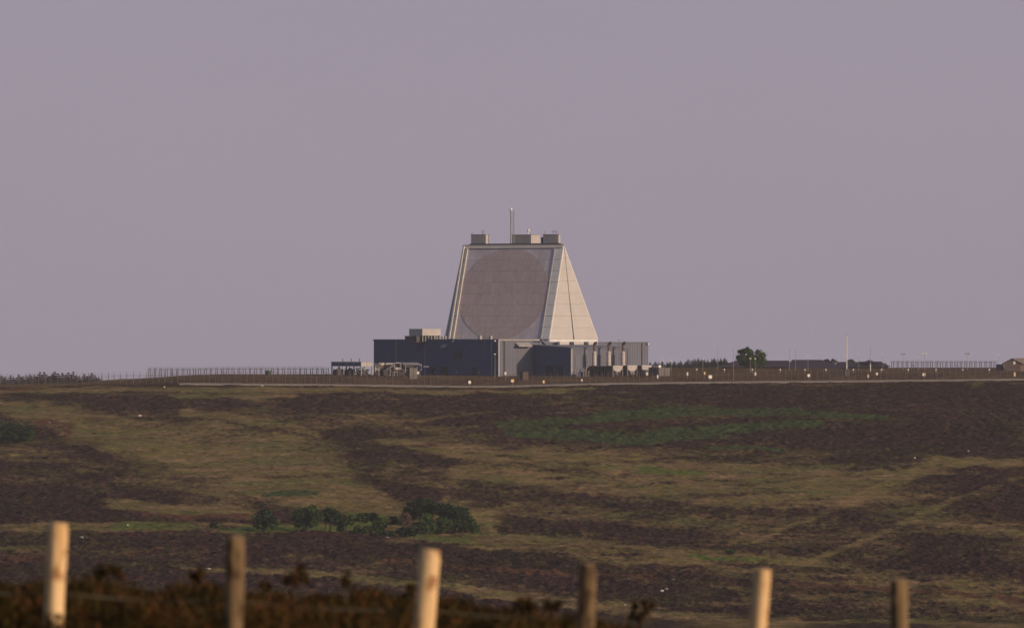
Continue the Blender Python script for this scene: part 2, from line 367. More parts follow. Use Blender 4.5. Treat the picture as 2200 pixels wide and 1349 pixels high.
DARK = [[(1180, 842, 8), (1500, 850, 14), (1900, 850, 20), (2230, 860, 30)], [(1700, 945, 12), (2000, 945, 26), (2230, 950, 34)], [(-40, 1075, 30), (100, 1085, 30), (230, 1108, 12)],
        [(160, 1024, 7), (300, 1045, 12), (440, 1070, 8)], [(-20, 992, 7), (120, 1000, 7), (230, 1008, 5)], [(0, 860, 8), (300, 868, 10), (640, 878, 11), (900, 872, 12), (1150, 880, 12)], [(280, 895, 4), (460, 902, 5), (600, 912, 8)], [(580, 930, 5), (740, 935, 12), (900, 935, 8)],
        [(770, 972, 7), (880, 988, 12), (1000, 1000, 5)], [(680, 1012, 6), (780, 1032, 12), (880, 1060, 14), (970, 1078, 8)], [(2080, 1085, 10), (2220, 1080, 26)],
        [(250, 1160, 8), (600, 1168, 16), (900, 1185, 18), (1150, 1205, 12), (1350, 1225, 8)], [(1980, 1030, 8), (2150, 1035, 10)], [(0, 1225, 14), (400, 1240, 16), (900, 1238, 6)], [(950, 1225, 14), (1200, 1250, 18), (1500, 1275, 14), (1700, 1290, 10)], [(1150, 1125, 10), (1500, 1145, 10)]]
ROWS = ROW0 + (ZE - GZ) * F / np.maximum(GY, 1.0)
PXS = 1100 + F * GX / np.maximum(GY, 1.0)
vis = (GY > 900) & (np.abs(PXS - 1100) < 1600)
w1 = (fbm(GX / 9, GY / 26, 4, 21) - 0.5); w2 = (fbm(GX / 9, GY / 26, 4, 41) - 0.5)
PW = PXS + w1 * 110; RW = ROWS + w2 * 15
def field(lst):
    o = np.zeros_like(GX)
    for pts in lst: o = np.maximum(o, np.where(vis, polyfield(PW, RW, pts), 0))
    return o
n_mid = fbm(GX / 16, GY / 30, 4, 61); n_fine = fbm(GX / 3.0, GY / 3.6, 3, 71); n_med = fbm(GX / 7.0, GY / 9.0, 3, 77)
g_f = field(GRASS); d_f = field(DARK); b_f = field(BRACKEN); gr_f = field(GREEN); r_f = field(RUST)
n_str = fbm(GX / 8, GY / 9, 4, 131); h_f = field(HALF); PW = PXS + w1 * 30; RW = ROWS + w2 * 4; t_f = field(TRACKS)
A_grass = np.clip(0.10 + g_f * 0.66 + h_f * 0.26 * (1 - g_f) - 0.50 * sstep(0.56, 0.68, n_str) * g_f * np.where(PXS < 880, 0.35, 0.9) + t_f * 0.34 - d_f * 0.24 * (1 - g_f) + (n_fine - 0.5) * 0.62 + (n_med - 0.5) * 0.62 + (n_mid - 0.5) * 0.62, 0, 1)
A_grass = np.where(GY > 1535, np.clip(0.38 + (n_fine - 0.5) * 0.6 + (n_mid - .5) * .7, 0, 1), A_grass)
A_brack = np.clip(b_f * 0.88 + ((n_fine - 0.5) * 0.8 + (n_med - 0.5) * 0.9) * (b_f > 0.02), 0, 1)
A_green = np.clip(gr_f * 0.75 + ((n_fine - 0.5) * 0.7 + (n_med - .5) * .9) * (gr_f > 0.02), 0, 1)
A_rust = np.clip(r_f * 0.7 + ((n_fine - 0.5) * 0.8 + (n_med - .5) * .9) * (r_f > 0.02), 0, 1)
A_rust = np.where((GY > 1545), np.clip(0.20 + (n_fine - .5) * .7 + (n_med - .5) * .9, 0, 1), A_rust)
# relief of the plants themselves
hb = (fbm(GX / 1.2, GY / 1.5, 2, 81) - 0.5); hb2 = fbm(GX / 3.4, GY / 3.8, 2, 91) - 0.5
jit = RNG.random(GX.shape) - 0.5
amp = (1 - A_grass) * 0.5 + 0.30 + A_brack * 0.12
relief = (hb * 1.0 + hb2 * 0.8 + jit * 0.5) * amp
GZ2 = GZ + relief * sstep(920, 945, GY) * (1 - 0.65 * sstep(1500, 1530, GY)) * (1 - 0.5 * sstep(1590, 1640, GY))

nr, nc = GX.shape
co = np.stack([GX, GY, GZ2], -1).reshape(-1, 3)
ii, jj = np.meshgrid(np.arange(nr - 1), np.arange(nc), indexing='ij')
jn = (jj + 1) % nc
quads = np.stack([ii * nc + jj, ii * nc + jn, (ii + 1) * nc + jn, (ii + 1) * nc + jj], -1).reshape(-1, 4)[:, ::-1]
def mesh_np(name, co, quads, attrs=None, smooth=False):
    me = bpy.data.meshes.new(name); k = quads.shape[1]
    me.vertices.add(len(co)); me.vertices.foreach_set('co', np.ascontiguousarray(co, np.float32).ravel())
    me.loops.add(quads.size); me.loops.foreach_set('vertex_index', np.ascontiguousarray(quads, np.int32).ravel())
    me.polygons.add(len(quads)); me.polygons.foreach_set('loop_start', np.arange(0, quads.size, k, dtype=np.int32))
    me.polygons.foreach_set('loop_total', np.full(len(quads), k, np.int32))
    if smooth: me.polygons.foreach_set('use_smooth', np.ones(len(quads), bool))
    me.update(calc_edges=True)
    for an, av in (attrs or {}).items():
        a = me.attributes.new(an, 'FLOAT', 'POINT'); a.data.foreach_set('value', np.ascontiguousarray(av, np.float32).ravel())
    return me

def groundmat():
    m = bpy.data.materials.new('moorland'); m.use_nodes = True; nt = m.node_tree; N = nt.nodes; L = nt.links
    bs = N['Principled BSDF']; bs.inputs['Roughness'].default_value = 1.0; bs.inputs['Specular IOR Level'].default_value = 0.0
    tc = N.new('ShaderNodeTexCoord')
    def noise(scale, detail=4, stretch=(1, 1, 1)):
        mp = N.new('ShaderNodeMapping'); mp.inputs['Scale'].default_value = stretch
        n = N.new('ShaderNodeTexNoise'); n.inputs['Scale'].default_value = scale; n.inputs['Detail'].default_value = detail
        L.new(tc.outputs['Object'], mp.inputs[0]); L.new(mp.outputs[0], n.inputs['Vector']); return n.outputs['Fac']
    def ramp(f, c1, c2, a=0.3, b=0.7):
        r = N.new('ShaderNodeValToRGB'); r.color_ramp.elements[0].position = a; r.color_ramp.elements[1].position = b
        r.color_ramp.elements[0].color = (*c1, 1); r.color_ramp.elements[1].color = (*c2, 1); L.new(f, r.inputs['Fac']); return r.outputs['Color']
    def attr(n):
        a = N.new('ShaderNodeAttribute'); a.attribute_name = n; return a.outputs['Fac']
    def mix(f, a, b):
        x = N.new('ShaderNodeMix'); x.data_type = 'RGBA'; L.new(f, x.inputs[0]); L.new(a, x.inputs[6]); L.new(b, x.inputs[7]); return x.outputs[2]
    fine = noise(0.9, 6); mid = noise(0.10, 6); tiny = noise(4.0, 3)
    tuft = noise(0.33, 6); patch = noise(0.045, 5); sp = noise(2.2, 2)
    h1 = ramp(tuft, (0.031, 0.0130, 0.0150), (0.062, 0.0300, 0.0312), 0.34, 0.66)      # purple brown heather
    h2 = ramp(tuft, (0.028, 0.0163, 0.0115), (0.058, 0.0365, 0.0220), 0.34, 0.66)        # greener young heather
    heather = mix(ramp(patch, (0, 0, 0), (1, 1, 1), 0.40, 0.62), h1, h2)
    g1 = ramp(tuft, (0.142, 0.114, 0.039), (0.268, 0.210, 0.080), 0.32, 0.68)        # olive grass
    g2 = ramp(tuft, (0.192, 0.120, 0.060), (0.350, 0.240, 0.122), 0.32, 0.68)        # straw and pinkish seed heads
    g3 = ramp(tuft, (0.112, 0.116, 0.034), (0.205, 0.202, 0.064), 0.32, 0.68)        # greener grass
    grass = mix(ramp(mid, (0, 0, 0), (1, 1, 1), 0.44, 0.60), g1, g2)
    grass = mix(ramp(patch, (0, 0, 0), (0.75, 0.75, 0.75), 0.50, 0.66), grass, g3)
    def dots(c, lo, hi):
        r = ramp(sp, (lo,) * 3, (hi,) * 3, 0.36, 0.64); x = N.new('ShaderNodeMix'); x.data_type = 'RGBA'; x.blend_type = 'MULTIPLY'; x.inputs[0].default_value = 1.0
        L.new(c, x.inputs[6]); L.new(r, x.inputs[7]); return x.outputs[2]
    heather = dots(heather, 0.78, 1.22); grass = dots(grass, 0.86, 1.14)
    brack = ramp(fine, (0.038, 0.056, 0.021), (0.080, 0.112, 0.040))
    green = ramp(fine, (0.075, 0.110, 0.022), (0.140, 0.185, 0.042))
    rust = ramp(fine, (0.080, 0.036, 0.022), (0.165, 0.080, 0.050))
    def sharp(a):   # the cover breaks up into tussocks rather than fading
        ad = N.new('ShaderNodeMath'); ad.operation = 'ADD'
        s = N.new('ShaderNodeMath'); s.operation = 'MULTIPLY_ADD'; s.inputs[1].default_value = 1.1; s.inputs[2].default_value = -0.55
        L.new(fine, s.inputs[0]); L.new(a, ad.inputs[0]); L.new(s.outputs[0], ad.inputs[1])
        mr = N.new('ShaderNodeMapRange'); mr.interpolation_type = 'SMOOTHSTEP'; mr.inputs['From Min'].default_value = -0.04; mr.inputs['From Max'].default_value = 0.98
        L.new(ad.outputs[0], mr.inputs['Value']); return mr.outputs[0]
    c = mix(sharp(attr('grass')), heather, grass)
    c = mix(sharp(attr('green')), c, green); c = mix(sharp(attr('rust')), c, rust); c = mix(sharp(attr('bracken')), c, brack)
    L.new(c, bs.inputs['Base Color'])
    bp = N.new('ShaderNodeBump'); bp.inputs['Strength'].default_value = 0.7; bp.inputs['Distance'].default_value = 0.25
    L.new(tiny, bp.inputs['Height']); L.new(bp.outputs[0], bs.inputs['Normal'])
    return m
gm = mesh_np('moorland', co, quads, {'grass': A_grass, 'bracken': A_brack, 'green': A_green, 'rust': A_rust}, smooth=True)
M['moor'] = groundmat(); gm.materials.append(M['moor'])
moor = bpy.data.objects.new('moorland', gm); COL.objects.link(moor); moor['kind'] = 'structure'

# gravel track along the brow
tb = MB()
tp = np.arange(385, 2480, 12.0)
Yt = 1531.0
for a, b in zip(tp[:-1], tp[1:]):
    q = []
    for px, Y in ((a, Yt - 2.6), (b, Yt - 2.6), (b, Yt + 2.6), (a, Yt + 2.6)):
        x = px2x(px, Y); q.append(Vector((x, Y, gzf(x, Y) + (0.16 if Y < Yt else 0.30))))
    dn = Vector((0, -0.3, -0.6)); tb.add(q + [q[0] + dn, q[1] + dn], [(0, 1, 2, 3), (4, 5, 1, 0)])
trk = obj('track', tb, M['concrete'], kind='structure')

# ------------------------------------------------------------------ the radar building
B = R(40.0)
Y0 = 1590.0; C0 = Vector((px2x(1070, Y0), Y0, 0))
UR = Vector((math.cos(B), math.sin(B), 0)); NR = Vector((math.sin(B), -math.cos(B), 0))     # right facade
UL = Vector((-math.sin(B), math.cos(B), 0)); NL = Vector((-math.cos(B), -math.sin(B), 0))   # left facade
ZU = Vector((0, 0, 1))
def tu(px, U, Nn, off=0.0):
    k = (px - 1100) / F; o = C0 + Nn * off
    return (k * o.y - o.x) / (U.x - k * U.y)
LR = tu(1393, UR, NR); LL = tu(803, UL, NL)
ZT = 9.95      # parapet of the podium
ZR = 9.25      # lower roof line at the right
rb = thing('radar_building', (C0.x, C0.y, 0), 'large grey building with a white truncated pyramid carrying a brown circular radar face', 'radar building')

# solid core of the podium, a little inside its cladding
core = MB(); core.prism([C0 + (-NL - NR) * 0.25, C0 + UR * (LR - 0.25) - NR * 0.25, C0 + UR * (LR - 0.25) + UL * (LL - .25), C0 + UL * (LL - 0.25) - NL * 0.25], (0, 0, 9.2))
for q in range(len(core.v)): core.v[q].z -= 0.6 if core.v[q].z < 1 else 0
obj('podium_core', core, M['clad_shade'], rb)

def cladding(U, Nn, u0, u1, z0, z1, off, material, pitch=0.6, name='cladding_panel', parent=rb, d=0.05, o=None):
    """a sheet of trapezoid-ribbed cladding standing off the wall plane"""
    o = C0 if o is None else o
    mb = MB(); n = max(1, int(round((u1 - u0) / pitch))); p = (u1 - u0) / n
    prof = []
    for i in range(n):
        a = u0 + i * p
        prof += [(a, 0), (a + p * 0.42, 0), (a + p * 0.5, d), (a + p * 0.92, d)]
    prof.append((u1, 0))
    vs = []
    for u, h in prof: vs += [o + U * u + Nn * (off + h) + ZU * z0, o + U * u + Nn * (off + h) + ZU * z1]
    fs = [(2 * i, 2 * i + 2, 2 * i + 3, 2 * i + 1) for i in range(len(prof) - 1)]
    mb.add(vs, fs)
    return obj(name, mb, material, parent)

# left facade: bays between the vertical joints seen on it
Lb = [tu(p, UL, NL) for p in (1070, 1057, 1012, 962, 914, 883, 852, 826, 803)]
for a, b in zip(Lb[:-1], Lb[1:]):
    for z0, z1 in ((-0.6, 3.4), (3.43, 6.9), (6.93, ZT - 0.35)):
        cladding(UL, NL, a + 0.03, b - 0.03, z0, z1, 0.0, M['clad_shade'])
# right facade
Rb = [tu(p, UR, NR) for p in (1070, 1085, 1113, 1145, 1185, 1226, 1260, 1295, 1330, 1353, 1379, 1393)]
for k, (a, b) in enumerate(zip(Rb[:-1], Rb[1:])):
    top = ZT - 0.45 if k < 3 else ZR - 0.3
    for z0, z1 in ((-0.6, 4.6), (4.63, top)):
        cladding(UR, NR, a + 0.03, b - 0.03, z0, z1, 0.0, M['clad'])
# hidden back walls
mb = MB(); mb.box(C0, UR, UL, ZU, (LR - 0.24, LR), (0.1, LL), (-0.6, ZR)); obj('end_wall', mb, M['clad'], rb)
mb = MB(); mb.box(C0, UR, UL, ZU, (0.1, LR), (LL - 0.24, LL), (-0.6, ZT)); obj('rear_wall', mb, M['clad_shade'], rb)
# copings
mb = MB(); mb.box(C0, UL, NL, ZU, (-0.05, LL + 0.1), (-0.3, 0.22), (ZT - 0.32, ZT)); obj('coping', mb, M['clad_shade'], rb)
uS = Rb[3] + 2.2
mb = MB(); mb.box(C0, UR, NR, ZU, (-0.02, uS), (-0.3, 0.24), (ZT - 0.42, ZT)); obj('coping', mb, M['coping'], rb)
mb = MB(); mb.box(C0, UR, NR, ZU, (uS, LR + 0.1), (-0.3, 0.2), (ZR - 0.28, ZR)); obj('coping', mb, M['clad'], rb)
# parapet step behind the front corner, under the array face
mb = MB(); mb.box(C0, UR, UL, ZU, (1.0, uS - 0.4), (1.0, LL - 1), (9.0, ZT - 0.05)); obj('roof_deck', mb, M['coping'], rb)
# corner pilasters and downpipes
mb = MB(); mb.box(C0, UR, NR, ZU, (-0.02, 0.5), (0.07, 0.16), (-0.5, ZT - 0.43)); obj('corner_trim', mb, M['coping'], rb)
for px in (1083.5, 1379):
    u = tu(px, UR, NR); mb = MB(); mb.box(C0, UR, NR, ZU, (u - 0.22, u + 0.02), (0.07, 0.22), (-0.5, (ZT if px < 1100 else ZR) - 0.4)); obj('downpipe', mb, M['dark_steel'], rb)
for px in (914, 852, 1057):
    u = tu(px, UL, NL); mb = MB(); mb.box(C0, UL, NL, ZU, (u - 0.12, u + 0.12), (0.07, 0.2), (-0.5, ZT - 0.33)); obj('downpipe', mb, M['steel'], rb)
# doors and louvres of the left facade
def wallbox(name, U, Nn, pxa, pxb, z0, z1, d, material, n0=0.075):
    a, b = sorted((tu(pxa, U, Nn), tu(pxb, U, Nn))); mb = MB(); mb.box(C0, U, Nn, ZU, (a, b), (n0, n0 + d), (z0, z1)); return obj(name, mb, material, rb)
wallbox('wall_louvre', UL, NL, 977, 993, 4.7, 6.7, 0.08, M['dark'])
sp = wallbox('wall_panel', UL, NL, 996, 1051, 4.7, 8.8, 0.06, M['clad_shade'])
for z in (5.6, 6.6, 7.6):
    wallbox('wall_rail', UL, NL, 996, 1051, z, z + 0.08, 0.1, M['clad_shade'])
for pa, pb, z1 in ((946, 962, 2.3), (925, 935, 2.2), (1015, 1027, 2.2)):
    wallbox('door', UL, NL, pa, pb, -0.2, z1, 0.06, M['dark'])
a = tu(958, UL, NL); mb = MB(); mb.prism([C0 + UL * (a - 0.9) + NL * 0.1 + ZU * 8.0, C0 + UL * (a - 0.9) + NL * 1.3 + ZU * 7.6, C0 + UL * (a - 0.9) + NL * 1.3 + ZU * 8.0, C0 + UL * (a - 0.9) + NL * 0.1 + ZU * 8.6], UL * 1.8)
obj('wall_hood', mb, M['steel'], rb)
for U, Nn, px, z in ((UL, NL, 976, ZT - 0.45), (UL, NL, 1066, ZT - 0.4), (UR, NR, 1390, ZR - 0.55)):
    a = tu(px, U, Nn); mb = MB(); mb.box(C0, U, Nn, ZU, (a - 0.22, a + 0.22), (0.24, 0.7), (z - 0.25, z + 0.15)); obj('wall_lamp', mb, M['white'], rb)
# bulkhead lights low on the wall
for px in (936, 983, 1029):
    a = tu(px, UL, NL); mb = MB(); mb.box(C0, UL, NL, ZU, (a - 0.3, a + 0.3), (0.08, 0.3), (0.55, 0.85)); obj('wall_lamp', mb, M['pale_steel'], rb)
# canopy and slanting brace on the right facade
a, b = tu(1113, UR, NR, 1.2), tu(1142, UR, NR, 1.2)
mb = MB(); mb.prism([C0 + UR * a + NR * 0.08 + ZU * 9.0, C0 + UR * a + NR * 0.08 + ZU * 8.0, C0 + UR * a + NR * 1.6 + ZU * 7.9, C0 + UR * a + NR * 1.6 + ZU * 8.15], UR * (b - a)); obj('canopy', mb, M['coping'], rb)
a = tu(1165, UR, NR, .5); mb = MB(); mb.box(C0 + UR * a + NR * 0.1 + ZU * 9.6, (UR * 0.8 - ZU * 0.6).normalized(), NR, (UR * 0.6 + ZU * 0.8).normalized(), (-0.3, 2.6), (0, 0.6), (-0.18, 0.18)); obj('brace', mb, M['clad'], rb)
wallbox('shade_strip', UR, NR, 1187, 1284, 8.02, 8.94, 0.02, M['dark'])  # dark strip painted as the shade between the louvre boxes
# three louvre boxes under the pyramid that throw shade beside them
for pa, pb in ((1199, 1220), (1230, 1251), (1261, 1281)):
    a, b = tu(pa, UR, NR, 1.0), tu(pb, UR, NR, 1.0)
    mb = MB(); mb.box(C0, UR, NR, ZU, (a, b), (0.08, 1.65), (8.05, 9.28)); lv = obj('louvre_box', mb, M['white_panel'], rb)
    n = 4
    for i in range(n):
        mb = MB(); w = (b - a) / n; mb.box(C0, UR, NR, ZU, (a + i * w + 0.12, a + (i + 1) * w - 0.12), (1.653, 1.71), (8.25, 8.62)); obj('louvre', mb, M['coping'], lv)

# annex in front of the right facade
AP = C0 + UR * tu(1145, UR, NR)
LA = 15.0
kx = (1226 - 1100) / F; LA = (kx * AP.y - AP.x) / (NR.x - kx * NR.y)
AC = AP + NR * LA
kx = (1351 - 1100) / F; LB = (kx * AC.y - AC.x) / (UR.x - kx * UR.y)
ZA0, ZA1 = 8.25, 7.55            # the roof falls outwards
mb = MB(); e = 0.2
pr = [AP + UR * e + ZU * -0.6, AC + UR * e - NR * e + ZU * -0.6, AC + UR * e - NR * e + ZU * (ZA1 - 0.1), AP + UR * e + ZU * (ZA0 - 0.1)]
mb.prism(pr, UR * (LB - 2 * e)); obj('annex_core', mb, M['clad_shade'], rb)
# its left wall in three bays with a sloping head, its front wall in bays
for i in range(3):
    s0, s1 = LA * i / 3 + 0.02, LA * (i + 1) / 3 - 0.02
    mb = MB(); n = 8; vs = []
    for j in range(n * 4 + 1):
        s = s0 + (s1 - s0) * j / (n * 4); h = 0.07 if j % 4 in (2, 3) else 0.0
        zt = ZA0 + (ZA1 - ZA0) * s / LA - 0.1
        q = AP + NR * s - UR * h
        vs += [q + ZU * -0.6, q + ZU * zt]
    mb.add(vs, [(2 * j, 2 * j + 2, 2 * j + 3, 2 * j + 1) for j in range(n * 4)]); obj('cladding_panel', mb, M['clad_shade'], rb)
nb = 6
for i in range(nb):
    a, b = LB * i / nb + 0.03, LB * (i + 1) / nb - 0.03
    for z0, z1 in ((-0.6, 3.6), (3.63, ZA1 - 0.2)):
        cladding(UR, NR, a, b, z0, z1, 0.0, M['clad'], o=AC)
mb = MB(); mb.box(AC, UR, NR, ZU, (-0.02, 0.55), (0.075, 0.16), (-0.5, ZA1 - 0.2)); obj('corner_trim', mb, M['coping'], rb)
mb = MB()
sl = (AC + ZU * ZA1 - AP - ZU * ZA0)
pr = [AP - UR * 0.15 + ZU * (ZA0 - 0.1), AC - UR * 0.15 + NR * 0.3 + ZU * (ZA1 - 0.12), AC - UR * 0.15 + NR * 0.3 + ZU * (ZA1 + 0.18), AP - UR * 0.15 + ZU * (ZA0 + 0.2)]
mb.prism(pr, UR * (LB + 0.3)); obj('annex_roof', mb, M['clad'], rb)
for s in (LB - 2.0, LB - 0.5):
    mb = MB(); mb.box(AC, UR, NR, ZU, (s - 0.15, s + 0.15), (0.075, 0.24), (-0.5, ZA1 - 0.22)); obj('downpipe', mb, M['dark_steel'] if s < LB - 1 else M['clad'], rb)
mb = MB(); mb.box(AC, UR, NR, ZU, (1.6, 3.4), (0.075, 0.14), (2.0, 5.4)); obj('wall_panel', mb, M['clad'], rb)
mb = MB(); mb.box(AP, NR, -UR, ZU, (5.5, 9.0), (0.075, 0.14), (-0.4, 2.7)); obj('roller_door', mb, M['dark'], rb)
mb = MB(); mb.box(AP, NR, -UR, ZU, (10.0, 13.0), (0.075, 0.14), (-0.4, 2.7)); obj('roller_door', mb, M['dark'], rb)

# roof cooler on the left part of the podium
def fr(px, Y): return Vector((px2x(px, Y), Y, 0))
q = fr(907.5, 1612)
ub, nbk = UR, UL
cb = MB(); cb.box(q, UR, UL, ZU, (0, 6.6), (0, 5.9), (11.0, 12.85)); cooler = obj('roof_cooler', cb, M['box'], rb)
cb = MB(); cb.box(q, UR, UL, ZU, (0.35, 6.3), (0.35, 5.6), (9.3, 10.98)); obj('louvre_band', cb, M['dark'], cooler)
for i in range(7):
    cb = MB(); cb.box(q, UR, NR, ZU, (i * 1.06 + 0.02, i * 1.06 + 0.2), (-0.2, 0.02), (9.3, 10.99)); obj('leg', cb, M['pale_steel'], cooler)
cb = MB(); cb.box(q, UL, NL, ZU, (0.8, 5.9), (0.02, 1.5), (9.1, 10.9)); obj('intake_hood', cb, M['dark_steel'], rb)
# little plant on the podium roof edge at the foot of the pyramid
for px, w, h in ((1031, 0.8, 0.95), (1054, 0.7, 0.9), (936, 0.25, 1.0), (985, 0.12, 1.3), (951, 0.6, 0.8), (957, 0.4, 1.0)):
    p = fr(px, 1603 if px > 980 else 1612); mb = MB()
    mb.box(p, UR, UL, ZU, (0, w), (0, w), (9.2, ZT + h)); obj('roof_vent', mb, M['coping'], rb)
p = fr(1334, 1622); mb = MB()
mb.box(p, UR, NR, ZU, (-0.8, 1.0), (-0.3, 0.3), (ZR + 0.45, ZR + 0.62)); mb.tube(p - UR * 0.6 + ZU * (ZR - 0.1), p - UR * 0.6 + ZU * (ZR + 0.5), 0.06); mb.tube(p + UR * 0.8 + ZU * (ZR - 0.1), p + UR * 0.8 + ZU * (ZR + 1.0), 0.06)
obj('roof_aerial', mb, M['steel'], rb)

# the truncated three-sided pyramid
YC = 1630.0
A0 = -25.3
TIL = R(20.0); ZB, ZP = 9.9, row2z(528.5, 1621)
HW = 15.55; INR = 9.05
front_mid_px = 1103.0
Gc = Vector((px2x(front_mid_px, YC - 7.8) + INR * math.sin(R(-A0)), YC, 0))
def hr(a): return Vector((math.sin(R(a)), -math.cos(R(a)), 0)), Vector((math.cos(R(a)), math.sin(R(a)), 0))
def facept(a, s, z, off=0.0):
    h, r = hr(a); nrm = h * math.cos(TIL) + ZU * math.sin(TIL)
    return Gc + r * s + h * (INR + (ZP - z) * math.tan(TIL)) + ZU * z + nrm * off
AZ = [A0, A0 + 120, A0 + 240]
def ring(z, off):
    out = []
    for a in AZ: out += [facept(a, -HW, z, off), facept(a, HW, z, off)]
    return out
mb = MB(); lo = ring(ZB - 0.6, -0.25); hi = ring(ZP, -0.25)
mb.add(lo + hi, [(5, 4, 3, 2, 1, 0), (6, 7, 8, 9, 10, 11)] + [(i, (i + 1) % 6, 6 + (i + 1) % 6, 6 + i) for i in range(6)])
obj('pyramid_core', mb, M['strip_panel'], rb)

def slab(poly, nrm, th, name, material, parent=rb):
    """a panel: polygon face pushed out by th along nrm with its edges closed and a slight chamfer"""
    c = sum(poly, Vector()) / len(poly); n = len(poly)
    top = [p + nrm * th + (c - p).normalized() * min(0.014, (c - p).length * .2) for p in poly]
    mb = MB(); mb.add(list(poly) + top, [tuple(range(n, 2 * n))] + [(i, (i + 1) % n, n + (i + 1) % n, n + i) for i in range(n)])
    return obj(name, mb, material, parent)

def clip(poly, circ):
    """clip a convex 2D polygon by a convex ring of points (counter-clockwise)"""
    out = poly
    for (ax, ay), (bx, by) in zip(circ, circ[1:] + circ[:1]):
        inp = out; out = []
        if not inp: break
        ins = lambda p: (bx - ax) * (p[1] - ay) - (by - ay) * (p[0] - ax) >= -1e-9
        for p, q in zip(inp, inp[1:] + inp[:1]):
            if ins(p): out.append(p)
            if ins(p) != ins(q):
                d1 = (bx - ax) * (p[1] - ay) - (by - ay) * (p[0] - ax); d2 = (bx - ax) * (q[1] - ay) - (by - ay) * (q[0] - ax)
                t = d1 / (d1 - d2); out.append((p[0] + t * (q[0] - p[0]), p[1] + t * (q[1] - p[1])))
    return out

cosT = math.cos(TIL)
h0, r0 = hr(A0); n0 = h0 * cosT + ZU * math.sin(TIL)
s_l, s_r = -HW + 1.75, HW - 2.65
zt_, zb_ = ZP - 0.75, ZB + 0.15
NRW, NCL = 8, 12
dc = ((s_l + s_r) / 2 - 0.15, (zt_ + zb_) / 2 - 0.1); DR = 13.55
circ = [(dc[0] + DR * math.cos(2 * math.pi * i / 72), dc[1] + DR * cosT * math.sin(2 * math.pi * i / 72)) for i in range(72)]
gap = 0.010
for i in range(NRW):
    for j in range(NCL):
        sa = s_l + (s_r - s_l) * j / NCL + gap; sb = s_l + (s_r - s_l) * (j + 1) / NCL - gap
        za = zb_ + (zt_ - zb_) * i / NRW + gap; zc = zb_ + (zt_ - zb_) * (i + 1) / NRW - gap
        cell = [(sa, za), (sb, za), (sb, zc), (sa, zc)]
        inside = clip(cell, circ)
        area = 0 if len(inside) < 3 else abs(sum(p[0] * q[1] - q[0] * p[1] for p, q in zip(inside, inside[1:] + inside[:1]))) / 2
        full = (sb - sa) * (zc - za)
        slab([facept(A0, s, z, -0.12) for s, z in cell], n0, 0.12, 'face_panel', M['face_panel'])
        if area > full * 0.03:
            slab([facept(A0, s, z, 0.002) for s, z in inside], n0, 0.08, 'array_panel', M['disc_panel'])
# frame strips either side of the array
for i in range(NRW):
    za = zb_ + (zt_ - zb_) * i / NRW + 0.04; zc = zb_ + (zt_ - zb_) * (i + 1) / NRW - 0.04
    slab([facept(A0, s, z, -0.1) for s, z in ((s_r + 0.08, za), (HW - 0.06, za), (HW - 0.06, zc), (s_r + 0.08, zc))], n0, 0.22, 'strip_panel', M['strip_panel'])
    slab([facept(A0, s, z, -0.1) for s, z in ((-HW + 0.06, za), (s_l - 0.08, za), (s_l - 0.08, zc), (-HW + 0.06, zc))], n0, 0.16, 'strip_panel', M['strip_panel'])
def facebar(a, s0, s1, z0, z1, d0, d1, name, material):
    mb = MB(); pts = [facept(a, s, z, d) for d in (d0, d1) for s, z in ((s0, z0), (s1, z0), (s1, z1), (s0, z1))]
    mb.add(pts, [(3, 2, 1, 0), (4, 5, 6, 7), (0, 1, 5, 4), (1, 2, 6, 5), (2, 3, 7, 6), (3, 0, 4, 7)]); return obj(name, mb, material, rb)
facebar(A0, -HW + 0.25, -HW + 0.62, ZB, ZP - 0.1, -0.1, 0.75, 'edge_rib', M['rib'])
facebar(A0, s_l - 0.32, s_l - 0.05, ZB, ZP - 0.72, -0.1, 0.5, 'edge_rib', M['rib'])
facebar(A0, s_r + 0.02, s_r + 0.2, ZB, ZP - 0.72, -0.1, 0.2, 'edge_rib', M['rib'])
facebar(A0, -HW + 0.65, HW - 0.1, ZP - 0.70, ZP - 0.02, -0.1, 0.3, 'top_rail', M['rib'])
facebar(A0, s_l, HW - 0.1, ZB - 0.25, ZB + 0.1, -0.1, 0.35, 'base_rail', M['coping'])
